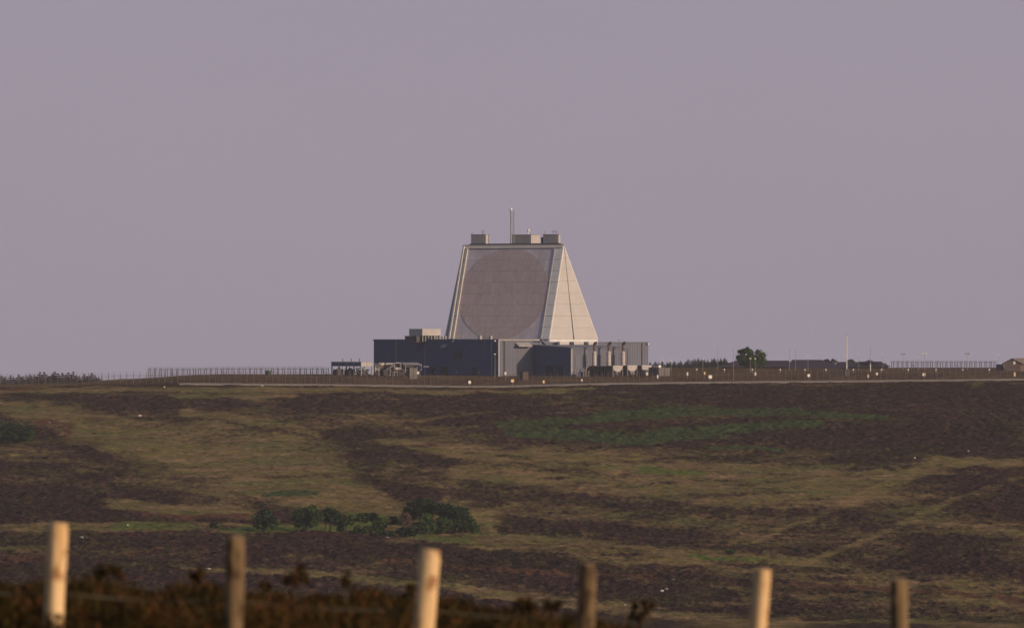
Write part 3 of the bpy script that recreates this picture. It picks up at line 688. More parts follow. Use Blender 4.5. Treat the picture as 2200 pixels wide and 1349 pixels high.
# corner triangles: eight courses of panels each side of a centre seam
for ka, kb, mat_ in ((0, 1, 'white_panel'), (2, 0, 'shade_panel')):
    def cp(f, z, off=0.0, ka=ka, kb=kb):
        p, q = facept(AZ[ka], HW, z), facept(AZ[kb], -HW, z); return p.lerp(q, f)
    e1 = cp(1, ZB) - cp(0, ZB); e2 = cp(0, ZP) - cp(0, ZB); nt_ = e1.cross(e2).normalized()
    for i in range(NRW):
        za = ZB + 0.05 + (ZP - 0.15 - ZB) * i / NRW; zc = ZB + 0.05 + (ZP - 0.15 - ZB) * (i + 1) / NRW - 0.05
        for f0, f1 in ((0.0, 0.488), (0.512, 1.0)):
            pol = [cp(f0, za) - nt_ * 0.1, cp(f1, za) - nt_ * 0.1, cp(f1, zc) - nt_ * 0.1, cp(f0, zc) - nt_ * 0.1]
            slab(pol, nt_, 0.12, 'corner_panel', M[mat_])
    mb = MB(); w = 0.13
    mb.add([cp(0.5, ZB) + nt_ * -0.1 + e1.normalized() * -w, cp(0.5, ZB) + nt_ * -0.1 + e1.normalized() * w, cp(0.5, ZP) + nt_ * -0.1 + e1.normalized() * w, cp(0.5, ZP) + nt_ * -0.1 - e1.normalized() * w] +
           [cp(0.5, ZB) + nt_ * 0.16, cp(0.5, ZP) + nt_ * 0.16], [(0, 4, 5, 3), (4, 1, 2, 5)])
    obj('seam_cover', mb, M['steel'], rb)
    for f in (0.0, 1.0):
        mb = MB(); dn_ = nt_ * -0.12 + e1.normalized() * (0.1 if f == 0.0 else -0.1); mb.tube(cp(f, ZB) + dn_, cp(f, ZP) + dn_, 0.19, n=6); obj('corner_trim', mb, M['white'], rb)
# roof slab and its parapet
mb = MB(); top = ring(ZP, 0.25)
mb.prism([Vector((p.x, p.y, ZP)) for p in top], (0, 0, 0.42)); obj('roof_slab', mb, M['coping'], rb)
mb = MB(); inn = [Gc + (Vector((p.x, p.y, 0)) - Gc) * 0.9 for p in top]
mb.prism([Vector((p.x, p.y, ZP + 0.42)) for p in inn], (0, 0, 0.3)); obj('roof_kerb', mb, M['dark_steel'], rb)  # kerb coloured dark for the shaded parapet line under the cabins
ZRF = ZP + 0.72
def cabin(px0, px1, inset, depth, z1, name='roof_cabin', ribs=5):
    """box standing on the roof, square to the array face"""
    base = facept(A0, 0, ZP) - h0 * inset; base.z = 0
    def s_at(px):
        k = (px - 1100) / F; return (k * base.y - base.x) / (r0.x - k * r0.y)
    a, b = s_at(px0), s_at(px1)
    mb = MB(); mb.box(base, r0, -h0, ZU, (a, b), (0, depth), (ZP + 0.4, z1)); o = obj(name, mb, M['box'], rb)
    for i in range(ribs):
        mb = MB(); z = ZP + 0.9 + i * (z1 - ZP - 1.0) / ribs
        mb.box(base, r0, h0, ZU, (a + 0.05, b - 0.05), (0.002, 0.07), (z, z + 0.22)); obj('cladding_rib', mb, M['box'], o)
    mb = MB(); mb.box(base, r0, -h0, ZU, (a - 0.12, b + 0.12), (-0.12, depth + 0.12), (z1 + 0.002, z1 + 0.14)); obj('roof_edge', mb, M['coping'], o)
    return base, a, b, o
b1, a1, e1_, c1 = cabin(1012, 1044, 2.2, 2.2, row2z(504, 1625))
b2, a2, e2_, c2 = cabin(1100, 1141, 4.4, 6.0, row2z(505, 1625))
b3, a3, e3_, c3 = cabin(1167, 1200, 1.2, 1.2, row2z(505, 1622))
mb = MB(); mb.box(b3, r0, -h0, ZU, (a3 - 0.9, a3 - 0.02), (0.5, 1.2), (ZP + 0.4, row2z(510, 1622))); obj('roof_cabinet', mb, M['dark_steel'], rb)
zt = row2z(504, 1625)
def stick(o_, s, dpt, h, base, r=0.06, arms=0):
    p = base + r0 * s - h0 * dpt; mb = MB(); mb.tube(p + ZU * (zt - 0.1), p + ZU * (zt + h), r)
    for k in range(arms): mb.tube(p - r0 * 0.5 + ZU * (zt + h * (0.5 + 0.4 * k)), p + r0 * 0.6 + ZU * (zt + h * (0.55 + 0.4 * k)), r * 0.8)
    obj('aerial', mb, M['steel'], o_)
stick(c1, a1 + 0.25, 0.3, 0.9, b1, 0.1); stick(c1, a1 + 3.2, 1.0, 1.3, b1, 0.07, 2); stick(c1, a1 + 3.5, 0.6, 0.7, b1, 0.12)
stick(c3, a3 + 0.4, 0.4, 0.9, b3, 0.12); stick(c3, a3 + 2.9, 0.5, 1.0, b3, 0.06, 2); stick(c3, a3 + 3.9, 0.5, 1.3, b3, 0.06, 1)
# white beacon on the middle cabin
p = b2 + r0 * (a2 + 4.6) - h0 * 1.0; mb = MB(); mb.tube(p + ZU * zt, p + ZU * (zt + 0.9), 0.12); obj('beacon_post', mb, M['white'], c2)
mb = MB(); mb.lathe(p + ZU * (zt + 0.85), [(0.25, 0), (0.42, 0.2), (0.42, 0.55), (0.22, 0.7)], 10); obj('beacon', mb, M['white'], c2)

# lattice mast beside the middle cabin
mp_ = b2 + r0 * (a2 + 0.15) + h0 * 1.1
zb2 = ZRF - 0.3; zt2 = row2z(451, 1622)
mast = thing('lattice_mast', (mp_.x, mp_.y, zb2), 'tall thin grey lattice mast standing on the flat top of the pyramid', 'mast')
c_ = [mp_, mp_ + r0 * 1.0 - h0 * 0.1, mp_ + r0 * 0.5 - h0 * 0.85]
mb = MB(); mb.tube(c_[0] + ZU * zb2, c_[0] + ZU * zt2, 0.2, 0.16, n=8); obj('pole', mb, M['steel'], mast)
mb = MB()
for q in c_[1:]: mb.tube(q + ZU * zb2, q + ZU * (zt2 - 0.3), 0.045)
nseg = 13
for i in range(nseg):
    z0, z1 = zb2 + (zt2 - .3 - zb2) * i / nseg, zb2 + (zt2 - .3 - zb2) * (i + 1) / nseg
    for a, b in ((0, 1), (1, 2), (2, 0)):
        mb.tube(c_[a] + ZU * z0, c_[b] + ZU * z1, 0.032, n=4); mb.tube(c_[a] + ZU * z1, c_[b] + ZU * z1, 0.032, n=4)
obj('lattice', mb, M['steel'], mast)
mb = MB(); mb.lathe(c_[0] + ZU * (zt2 - 0.1), [(0.3, 0), (0.38, 0.25), (0.34, 0.6), (0.12, 0.75)], 10); obj('lamp', mb, M['white'], mast)

# ------------------------------------------------------------------ plant in front of the annex
def at_front(px, off):
    """a point off the annex front wall line"""
    o = AC + NR * off; k = (px - 1100) / F; t = (k * o.y - o.x) / (UR.x - k * UR.y); return o + UR * t
stack = None
for i, (px, lab) in enumerate(((1276.6, 'left one of three grey exhaust stacks with bent black tops'), (1307.6, 'middle one of three grey exhaust stacks with bent black tops'), (1338.2, 'right one of three grey exhaust stacks with bent black tops'))):
    p = at_front(px, 2.9); g = gzf(p.x, p.y)
    if stack is None:
        st = thing('exhaust_stack', (p.x, p.y, 0), lab, 'exhaust stack', 'exhaust stacks in front of the annex')
        Y = p.y
        zs0, zs1, zp1 = row2z(785, Y), row2z(756.5, Y), row2z(739.5, Y)
        q = Vector((p.x, p.y, 0))
        mb = MB(); mb.lathe(q, [(0.3, zs0 - 0.25), (0.6, zs0), (0.6, zs1), (0.3, zs1 + 0.25)], 14); sil = obj('silencer', mb, M['silencer'], st, smooth=False)
        for z in (zs0 + 0.6, zs0 + 1.8, zs0 + 3.0):
            mb = MB(); mb.lathe(q, [(0.64, z), (0.64, z + 0.1)], 14); obj('band', mb, M['steel'], sil)
        mb = MB(); mb.tube(q + ZU * (zs1 + 0.1), q + ZU * zp1, 0.31, n=10); obj('pipe', mb, M['rust_steel'], st)
        dirn = Vector((0.8, -0.25, 0)).normalized()
        mb = MB(); pts = [q + ZU * (zp1 - 0.25), q + ZU * (zp1 + 0.05) + dirn * 0.1, q + ZU * (zp1 + 0.3) + dirn * 0.35, q + ZU * (zp1 + 0.4) + dirn * 0.75]
        for a, b in zip(pts[:-1], pts[1:]): mb.tube(a, b, 0.42, n=10)
        obj('elbow', mb, M['dark_steel'], st)
        for k in range(4):
            an = k * math.pi / 2 + 0.6; d = Vector((math.cos(an), math.sin(an), 0)) * 0.5
            mb = MB(); mb.tube(q + d * 1.4 + ZU * (g - 0.2), q + d + ZU * (zs0 + 0.2), 0.07); obj('leg', mb, M['dark_steel'], st)
        stack = st
    else:
        dup(stack, (p.x, p.y, 0), label=lab)

# a long dark generator housing standing out from the wall (its shaded side is what shows) and three hoppers at its head
p = at_front(1311, 8.6); g = gzf(p.x, p.y); zt_g = row2z(785.8, p.y)
gs = thing('generator_housing', (p.x, p.y, g), 'long dark generator housing below the left and middle exhaust stacks', 'generator')
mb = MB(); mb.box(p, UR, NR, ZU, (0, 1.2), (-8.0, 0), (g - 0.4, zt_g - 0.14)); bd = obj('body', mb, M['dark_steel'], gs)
mb = MB(); mb.box(p, UR, NR, ZU, (-0.15, 1.3), (-8.1, 0.1), (zt_g - 0.138, zt_g)); obj('roof', mb, M['steel'], gs)
for k in range(5):
    mb = MB(); mb.box(p, NR, -UR, ZU, (-7.7 + k * 1.5, -6.5 + k * 1.5), (0.003, 0.06), (g + 0.5, zt_g - 0.5)); obj('grille', mb, M['black'], bd)
for k in range(6):
    q = p - UR * 0.35 + NR * (-7.9 + k * 1.5); mb = MB(); mb.tube(q + ZU * (g - .2), q + ZU * (zt_g + (0.3 if k % 2 else -0.4)), 0.06); obj('pipe', mb, M['pale_steel'] if k < 2 else M['steel'], gs)
p2 = at_front(1252, 3.0); g2 = gzf(p2.x, p2.y)
fu = thing('fuel_skid', (p2.x, p2.y, g2), 'small cluster of dark pumps and pale pipes left of the generator housing', 'machinery')
mb = MB(); mb.box(p2, UR, NR, ZU, (-0.8, 0.9), (-0.8, 0.8), (g2 - 0.3, g2 + 1.3)); obj('pump_block', mb, M['black'], fu)
mb = MB(); mb.prism([p2 + UR * -1.9 + ZU * (g2 - .2), p2 + UR * -0.9 + ZU * (g2 - .2), p2 + UR * -0.9 + ZU * (g2 + 2.0)], NR * 0.3); obj('guard_plate', mb, M['clad_shade'], fu)
for a_, h_ in ((-0.5, 2.3), (0.1, 1.9), (0.6, 2.5), (1.3, 1.5)):
    mb = MB(); mb.path([p2 + UR * a_ + NR * 0.9 + ZU * (g2 - .2), p2 + UR * a_ + NR * 0.9 + ZU * (g2 + h_), p2 + UR * (a_ + 0.4) + NR * 0.9 + ZU * (g2 + h_)], 0.08); obj('pipe', mb, M['pale_steel'], fu)
hp = None
for i, (px, lab) in enumerate(((1322, 'pale half round hopper nearest the long generator housing'), (1353, 'middle one of the three pale half round hoppers'), (1384, 'pale half round hopper nearest the right corner of the podium'))):
    p = at_front(px, 9.4 - 0.4 * i); g = gzf(p.x, p.y)
    if hp is None:
        hp = thing('hopper', (p.x, p.y, g), lab, 'hopper', 'pale hoppers in front of the annex')
        zt_h = row2z(785.5, p.y); zb_h = row2z(798.5, p.y); a = 1.72
        hh = zt_h - 0.3 - zb_h; pr = [p + UR * (a * math.cos(t)) + NR * -0.9 + ZU * (zt_h - 0.3 - hh * math.sin(t) ** 0.9) for t in [math.pi * k / 14 for k in range(15)]]
        mb = MB(); mb.prism(pr, NR * 1.9); obj('funnel', mb, M['box'], hp)
        mb = MB(); mb.box(p, UR, NR, ZU, (-1.8, 1.8), (-1.0, 1.12), (zt_h - 0.298, zt_h)); obj('rim', mb, M['white_panel'], hp)
        mb = MB(); mb.box(p, UR, NR, ZU, (-1.98, -1.83), (-1.6, 1.0), (g - 0.3, zt_h - 0.05)); obj('side_shade_panel', mb, M['dark_steel'], hp)  # dark panel standing in for the shade on the hopper's left side
        mb = MB(); mb.box(p, UR, NR, ZU, (-1.8, 1.8), (-1.75, -1.6), (g - 0.3, zt_h - 0.05)); obj('back_panel', mb, M['black'], hp)
        for s_, t_ in ((-1.7, 1.05), (1.7, 1.05), (1.7, -1.05)):
            mb = MB(); mb.box(p + UR * s_ + NR * t_, UR, NR, ZU, (-0.06, 0.06), (-0.06, 0.06), (g - 0.3, zt_h - 0.3)); obj('leg', mb, M['pale_steel'], hp)
        mb = MB(); mb.tube(p + NR * 0.3 + ZU * (zb_h - 0.6), p + NR * 0.3 + ZU * (zb_h + 0.15), 0.16, n=8); obj('outlet', mb, M['pale_steel'], hp)
    else:
        dup(hp, (p.x, p.y, g), label=lab)

def kiosk(name, px0, px1, pxm, r0_, r1_, Y, label, cat, mat_, mat_side, topbox=None):
    """small cabin seen on its corner: shaded left side px0..pxm, lit front pxm..px1"""
    p = fr(pxm, Y); g = gzf(p.x, p.y)
    w1 = (px1 - pxm) * Y / F / UR.x; w2 = (pxm - px0) * Y / F / -UL.x
    z1 = row2z(r0_, Y)
    t = thing(name, (p.x, p.y, g), label, cat)
    mb = MB(); mb.box(p, UR, UL, ZU, (0, w1), (0, w2), (g - 0.4, z1 - 0.12)); obj('wall', mb, mat_, t)
    mb = MB(); mb.box(p, UR, UL, ZU, (-0.12, w1 + 0.12), (-0.12, w2 + 0.12), (z1 - 0.118, z1)); obj('roof', mb, mat_side, t)
    mb = MB(); mb.box(p, UR, NR, ZU, (w1 * 0.5 - 0.04, w1 * 0.5 + 0.04), (0.003, 0.05), (g, z1 - 0.2)); obj('door_edge', mb, M['dark_steel'], t)
    mb = MB(); mb.box(p, UR, NR, ZU, (w1 * 0.56, w1 * 0.92), (0.003, 0.06), (g - .1, z1 - 0.35)); obj('door', mb, mat_, t)
    mb = MB(); mb.box(p, UL, NL, ZU, (w2 * 0.2, w2 * 0.75), (0.003, 0.05), (g + 0.3, z1 - 0.5)); obj('grille', mb, M['dark'], t)
    if topbox:
        a, b, zz = topbox; mb = MB(); mb.box(p, UR, UL, ZU, (a, b), (0.1, w2 * 0.6), (z1 + 0.002, zz)); obj('roof_unit', mb, M['white'], t)
    return t
kiosk('equipment_cabin', 1394, 1440, 1415, 789.5, 807, 1585, 'flat-roofed grey equipment cabin beside the right end of the podium', 'cabin', M['tan_grey'], M['tan_grey'], (0.1, 1.0, row2z(784.5, 1585)))
kiosk('guard_hut', 1115, 1135, 1123.5, 798.5, 812, 1566, 'small dark guard hut with pale window in front of the podium', 'hut', M['wall_brown'], M['dark_steel'])
kiosk('switch_cabinet', 876, 896, 880, 790, 808, 1572, 'pale upright switch cabinet at the right end of the pipework', 'cabinet', M['tan_grey'], M['tan_grey'])
kiosk('sentry_box', 569.5, 583, 576.5, 796, 811, 1600, 'dark green sentry box behind the left perimeter fence', 'hut', M['green_cabin'], M['green_cabin'])
kiosk('metal_cabinet', 1811, 1826, 1815, 793, 809, 1575, 'dark blue-grey metal cabinet below the white flagpole', 'cabinet', M['dark_steel'], M['dark_steel'])

# ------------------------------------------------------------------ steel gantry and pipework at the left
Yg = 1600.0
gp = fr(776, Yg); g = gzf(gp.x, gp.y)
gan = thing('steel_gantry', (gp.x, gp.y, g), 'dark steel gantry on legs with a deep flat deck left of the podium', 'gantry')
w1 = (800 - 776) * Yg / F / UR.x; w2 = (776 - 709) * Yg / F / -UL.x
zt_, zb_ = row2z(777, Yg), row2z(787.5, Yg)
mb = MB(); mb.box(gp, UR, UL, ZU, (0, w1), (0, w2), (zt_ - 0.25, zt_)); obj('deck', mb, M['steel'], gan)
for k in range(6):
    a, b = w2 * k / 6 + 0.04, w2 * (k + 1) / 6 - 0.04
    mb = MB(); mb.box(gp, UL, NL, ZU, (a, b), (-0.12, 0.0), (zb_ + 0.1, zt_ - 0.26)); obj('fascia_panel', mb, M['clad_shade'], gan)  # shade painted in: darker than the same fascia on the sunlit side
for k in range(2):
    a, b = w1 * k / 2 + 0.04, w1 * (k + 1) / 2 - 0.04
    mb = MB(); mb.box(gp, UR, NR, ZU, (a, b), (-0.12, 0.0), (zb_ + 0.1, zt_ - 0.26)); obj('fascia_panel', mb, M['box'], gan)
for k in range(5):
    for e in (0.1, w1 - 0.1):
        q = gp + UL * (0.15 + (w2 - 0.3) * k / 4) + UR * e
        mb = MB(); mb.box(q, UR, UL, ZU, (-0.13, 0.13), (-0.13, 0.13), (g - 0.6, zt_ - 0.26)); obj('leg', mb, M['steel'], gan)
def brace(p, q, r):
    mb = MB(); mb.tube(p, q, r, n=4); obj('brace', mb, M['steel'], gan)
for k in (0, 2, 3):
    q0 = gp + UL * (0.15 + (w2 - 0.3) * k / 4) + UR * 0.1; q1 = gp + UL * (0.15 + (w2 - 0.3) * (k + 1) / 4) + UR * 0.1
    brace(q0 + ZU * g, q1 + ZU * zb_, 0.07); brace(q1 + ZU * g, q0 + ZU * zb_, 0.07)
brace(gp + ZU * zb_ + UL * 0.1, gp + UR * w1 + ZU * g, 0.08)
for s in (0.25, 0.52, 0.8):
    q = gp + UL * w2 * s + UR * w1 * 0.5; mb = MB(); mb.tube(q + ZU * (zt_ - 0.1), q + ZU * (zt_ + 0.9), 0.1); mb.lathe(q + ZU * (zt_ + 0.6), [(0.08, 0), (0.2, 0.05), (0.08, 0.1)], 6); obj('insulator', mb, M['dark_steel'], gan)
rq0 = random.Random(4)
for k in range(16):
    q = gp + UL * rq0.uniform(0.5, w2 * 0.72) + UR * rq0.uniform(0.4, w1 - 0.4); zz = rq0.uniform(g + 0.2, zb_ - 0.6)
    mb = MB(); mb.box(q, UR, UL, ZU, (-0.2, rq0.uniform(0.1, 0.5)), (-0.2, rq0.uniform(0.4, 1.4)), (zz, zz + rq0.uniform(0.25, 0.7))); obj('junction_box', mb, M[rq0.choice(['black', 'dark_steel', 'dark_steel', 'steel'])], gan)
    mb = MB(); mb.tube(q + ZU * (g - .2), q + ZU * zz, 0.06, n=4); obj('conduit', mb, M['dark_steel'], gan)
# transformers under the gantry
tr0 = None
for px, lab in ((727, 'grey transformer under the left half of the steel gantry'), (752, 'grey transformer under the middle of the steel gantry'), (780, 'grey transformer under the right end of the steel gantry')):
    p = fr(px, 1604); gg = gzf(p.x, p.y)
    if tr0 is None:
        tr0 = thing('transformer', (p.x, p.y, gg), lab, 'transformer', 'transformers under the gantry')
        mb = MB(); mb.box(p, UR, UL, ZU, (-0.9, 0.9), (-1.1, 1.1), (gg - 0.3, gg + 1.7)); obj('tank', mb, M['dark_steel'], tr0)
        for k in range(6):
            mb = MB(); mb.box(p, UL, NL, ZU, (-1.0 + k * 0.36, -0.86 + k * 0.36), (0.91, 1.25), (gg + 0.1, gg + 1.5)); obj('fin', mb, M['dark_steel'], tr0)
        for k in (-0.5, 0, 0.5):
            mb = MB(); mb.tube(p + UR * k + ZU * (gg + 1.7), p + UR * k + ZU * (gg + 2.3), 0.1, 0.06); obj('bushing', mb, M['rust_steel'], tr0)
    else:
        dup(tr0, (p.x, p.y, gg), label=lab)
# pipework and vessels between gantry and podium
pw = fr(836, 1585); g = gzf(pw.x, pw.y)
pipew = thing('pipework', (pw.x, pw.y, g), 'pale tangle of pipes, ducts and frames against the foot of the podium', 'pipework')
def Q(px, row, Y=1585.0): return P(px, row, Y)
mb = MB()
for pts in ([(814, 808), (814, 780), (822, 780)], [(803, 782), (818, 781), (818, 792)], [(847, 808), (847, 780), (861, 780), (861, 790)], [(838, 808), (838, 788), (850, 786)],
            [(828, 783), (848, 783)], [(806, 800), (806, 786), (812, 786)], [(853, 808), (853, 794), (864, 792)], [(866, 783), (905, 782), (905, 796)], [(871, 800), (871, 784)], [(842, 800), (855, 800)], [(896, 806), (896, 787)]):
    mb.path([Q(a, b, 1585 - (i % 2) * 0.3) for i, (a, b) in enumerate(pts)], 0.12)
obj('pipe', mb, M['pale_steel'], pipew)
for (x0, x1, r0_, r1_, mt) in ((818, 826, 779, 785, 'white_panel'), (829, 849, 779.5, 784.5, 'box'), (851, 862, 778.5, 781.5, 'box'), (807, 816, 789, 796, 'box'), (820, 825, 787, 790, 'rust_steel'), (849, 862, 789, 794, 'box'), (840, 850, 794, 801, 'dark_steel'),
                               (864, 900, 778.5, 782, 'clad'), (868, 890, 784, 789, 'dark_steel'), (910, 922, 786, 789, 'clad'), (824, 836, 795, 806, 'dark_steel'), (856, 868, 798, 806, 'dark_steel'), (806, 812, 798, 806, 'dark_steel')):
    a, b = Q(x0, r0_), Q(x1, r1_); mb = MB(); mb.box((a.x, 1584.2 + 0.13 * ((x0 * 7) % 11), 0), (UR * 0.55 + Vector((1, 0, 0))).normalized(), (-NR * 0.55 + Vector((0, 1, 0))).normalized(), ZU, (0, b.x - a.x), (0, 1.6), (b.z, a.z)); obj('duct', mb, M[mt], pipew)
for px in (832, 845):
    p = Q(px, 808); mb = MB(); mb.lathe((p.x, p.y + 1.8, p.z), [(0.2, 0.0), (0.75, 0.15), (0.75, 1.5), (0.4, 1.9), (0.15, 2.3)], 12); obj('vessel', mb, M['pale_steel'], pipew)
mb = MB()
for px in (805, 812, 823, 834, 846, 858, 868, 879, 902): mb.tube(Q(px, 809, 1586.5), Q(px, 783, 1586.5), 0.09, n=4)
for row in (784, 795): mb.tube(Q(803, row, 1586.5), Q(904, row, 1586.5), 0.1, n=4)
obj('frame', mb, M['steel'], pipew)
rq = random.Random(12)
for k in range(26):
    px = rq.uniform(804, 874); r0_ = rq.uniform(783, 801); w = rq.uniform(2.5, 8); h_ = rq.uniform(2, 6); a, b = Q(px, r0_), Q(px + w, r0_ + h_)
    yy = 1586.6 + 0.11 * k; mb = MB(); mb.abox((a.x, b.x), (yy, yy + 0.9), (b.z, a.z)); obj('duct', mb, M[rq.choice(['black', 'dark_steel', 'black', 'steel', 'rust_steel', 'pale_steel'])], pipew)
for k in range(9):
    a, b = Q(803 + k * 8.2, 784 + (k * 5) % 7), Q(803 + k * 8.2 + 7.9, 807)
    mb = MB(); mb.abox((a.x, b.x), (1590.2, 1591.0), (b.z - .4, a.z)); obj('dark_backing', mb, M['black'], pipew)  # plain dark backing behind the gaps in the pipework

# ------------------------------------------------------------------ distant low buildings on the right
def hip_building(px0, px1, eave, ridge, rl, rr_, base, Y, depth, label, wall, band=None, name='low_building', hipd=None):
    p0, p1 = fr(px0, Y), fr(px1, Y); ze, zr, zb = row2z(eave, Y), row2z(ridge, Y), row2z(base, Y)
    t = thing(name, (p0.x, Y, zb), label, 'building')
    ov = 0.6
    mb = MB(); mb.abox((p0.x + ov, p1.x - ov), (Y + ov, Y + depth - ov), (zb - 1.5, ze)); obj('wall', mb, wall, t)
    mb = MB(); ym = Y + depth / 2; xl, xr = px2x(rl, Y), px2x(rr_, Y)
    mb.add([(p0.x, Y, ze), (p1.x, Y, ze), (p1.x, Y + depth, ze), (p0.x, Y + depth, ze), (xl, ym, zr), (xr, ym, zr)],
           [(0, 1, 5, 4), (1, 2, 5), (2, 3, 4, 5), (3, 0, 4), (3, 2, 1, 0)]); obj('roof', mb, M['roof'], t)
    mb = MB(); mb.abox((p0.x - .05, p1.x + .05), (Y - 0.12, Y), (ze - 0.25, ze + 0.02)); obj('fascia', mb, M['wall_dark'], t)
    mb = MB(); mb.tube((xl, ym, zr + .02), (xr, ym, zr + .02), 0.14, n=5); obj('ridge', mb, M['roof'], t)
    n = max(1, int((p1.x - p0.x) / 3.2))
    for i in range(n):
        xa = p0.x + ov + (p1.x - p0.x - 2 * ov) * (i + 0.25) / n
        mb = MB(); mb.abox((xa, xa + 1.2), (Y + ov - 0.05, Y + ov + 0.1), (ze - 1.25, ze - 0.35)); obj('window', mb, M['dark'], t)
    return t
Yb = 1890.0
hip_building(1546, 1702, 787, 775.5, 1580, 1697, 793, Yb, 9, 'long low building with dark purple hipped roof behind the round tree', M['brick_red'])
hip_building(1690, 1822, 790, 773.8, 1703, 1768, 794, Yb - 14, 10, 'low building with tall purple roof left of the white flagpole', M['brick_red'])
hip_building(1793, 1850, 789, 778.2, 1800, 1842, 793, Yb + 8, 8, 'low purple roofed link building directly behind the white flagpole', M['wall_dark'])
hip_building(1826, 1912, 786.5, 777.5, 1845, 1896, 793, Yb - 24, 9, 'dark walled low building with a small pointed purple roof', M['wall_dark'])
tt = thing('pointed_roof', P(1868, 777, Yb - 22), 'pyramid shaped purple roof cap rising from the dark walled building', 'roof')
c = P(1868, 772.8, Yb - 20); e = P(1850, 779.5, Yb - 20); w = c.x - e.x
mb = MB(); mb.add([(c.x - w, c.y - 4, e.z), (c.x + w, c.y - 4, e.z), (c.x + w, c.y + 4, e.z), (c.x - w, c.y + 4, e.z), tuple(c)], [(0, 1, 4), (1, 2, 4), (2, 3, 4), (3, 0, 4), (3, 2, 1, 0)]); obj('roof', mb, M['roof'], tt)
# gabled hut at the right edge
Yh = 1760.0
p = fr(2157, Yh); ze, zr, zb = row2z(778.5, Yh), row2z(769.3, Yh), row2z(789, Yh)
x0, x1, xm = px2x(2157, Yh), px2x(2193, Yh), px2x(2174, Yh)
hut = thing('gabled_hut', (xm, Yh, zb), 'brown gabled hut with a lit tan roof at the far right', 'hut')
mb = MB(); mb.prism([(x0, Yh, zb - 1.2), (x1, Yh, zb - 1.2), (x1, Yh, ze), (xm, Yh, zr - 0.25), (x0, Yh, ze)], (5.0, 9.0, 0)); obj('wall', mb, M['tan_wall'], hut)
for sgn, mt in ((0, 'roof'), (1, 'tan_roof_lit')):  # one roof; its right slope painted lighter as the sunlit side
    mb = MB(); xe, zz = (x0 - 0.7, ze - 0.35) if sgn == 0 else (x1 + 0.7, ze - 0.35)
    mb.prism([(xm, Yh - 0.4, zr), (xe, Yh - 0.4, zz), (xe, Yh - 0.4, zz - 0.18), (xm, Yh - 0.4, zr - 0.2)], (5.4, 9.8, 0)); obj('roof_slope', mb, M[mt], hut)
mb = MB(); mb.abox((xm + 0.4, xm + 1.1), (Yh - 0.06, Yh - 0.003), (zb + 0.9, zb + 1.9)); obj('window', mb, M['white'], hut)
mb = MB(); mb.abox((x1 - 1.4, x1 - 0.5), (Yh - 0.06, Yh - 0.003), (zb - 0.2, zb + 1.6)); obj('door', mb, M['brick_red'], hut)
mb = MB(); mb.abox((x0 - 1.8, x0 - 0.02), (Yh + 1.2, Yh + 6.0), (zb - 1.0, zb + 0.9)); obj('lean_to', mb, M['wall_dark'], hut)

# ------------------------------------------------------------------ fences
def perimeter_fence():
    Yf = 1540.0
    pxs = np.arange(-40, 2260, 13.6)
    f = thing('perimeter_fence', (0, Yf, 0), 'long rusty chain link perimeter fence running along the brow of the moor', 'fence')
    rng = random.Random(3); tops = []
    protos = []
    for i, px in enumerate(pxs):
        px = px + rng.uniform(-0.8, 0.8); x = px2x(px, Yf); z = gzf(x, Yf)
        h = 2.45 + rng.uniform(-0.08, 0.08)
        me = None
        if i < 4:
            mb = MB(); mb.abox((-0.07, 0.07), (-0.07, 0.07), (-0.4, 2.5)); mb.abox((-0.035, 0.035), (-0.035, 0.035), (2.5, 3.2))
            if i == 3: mb.tube((0, 0, 2.0), (1.0, 0, -0.2), 0.05, n=4)
            o = obj('post', mb, M['fence_post'], f); o.location = Vector((x, Yf, z)) - f.location
            o.data.transform(Matrix.Translation(f.location)); protos.append(o.data)
        else:
            o = bpy.data.objects.new('post', protos[3 if i % 19 == 0 else 0]); COL.objects.link(o); o.parent = f; o.location = Vector((x, Yf, z)) - f.location
        o.rotation_euler = (rng.uniform(-.02, .02), rng.uniform(-.025, .025), 0)
        tops.append((x, z))
    mb = MB()
    for (xa, za), (xb, zb) in zip(tops[:-1], tops[1:]):
        mb.add([(xa, Yf + 0.08, za - .1), (xb, Yf + 0.08, zb - .1), (xb, Yf + 0.08, zb + 2.4), (xa, Yf + 0.08, za + 2.4)], [(0, 1, 2, 3)])
    obj('mesh_panel', mb, M['mesh'], f)
    mb = MB()
    for hh in (0.15, 1.2, 2.42, 2.75, 3.05):
        mb.path([Vector((x, Yf + 0.05, z + hh)) for x, z in tops], 0.012, n=3)
    obj('wire', mb, M['fence_post'], f)
perimeter_fence()

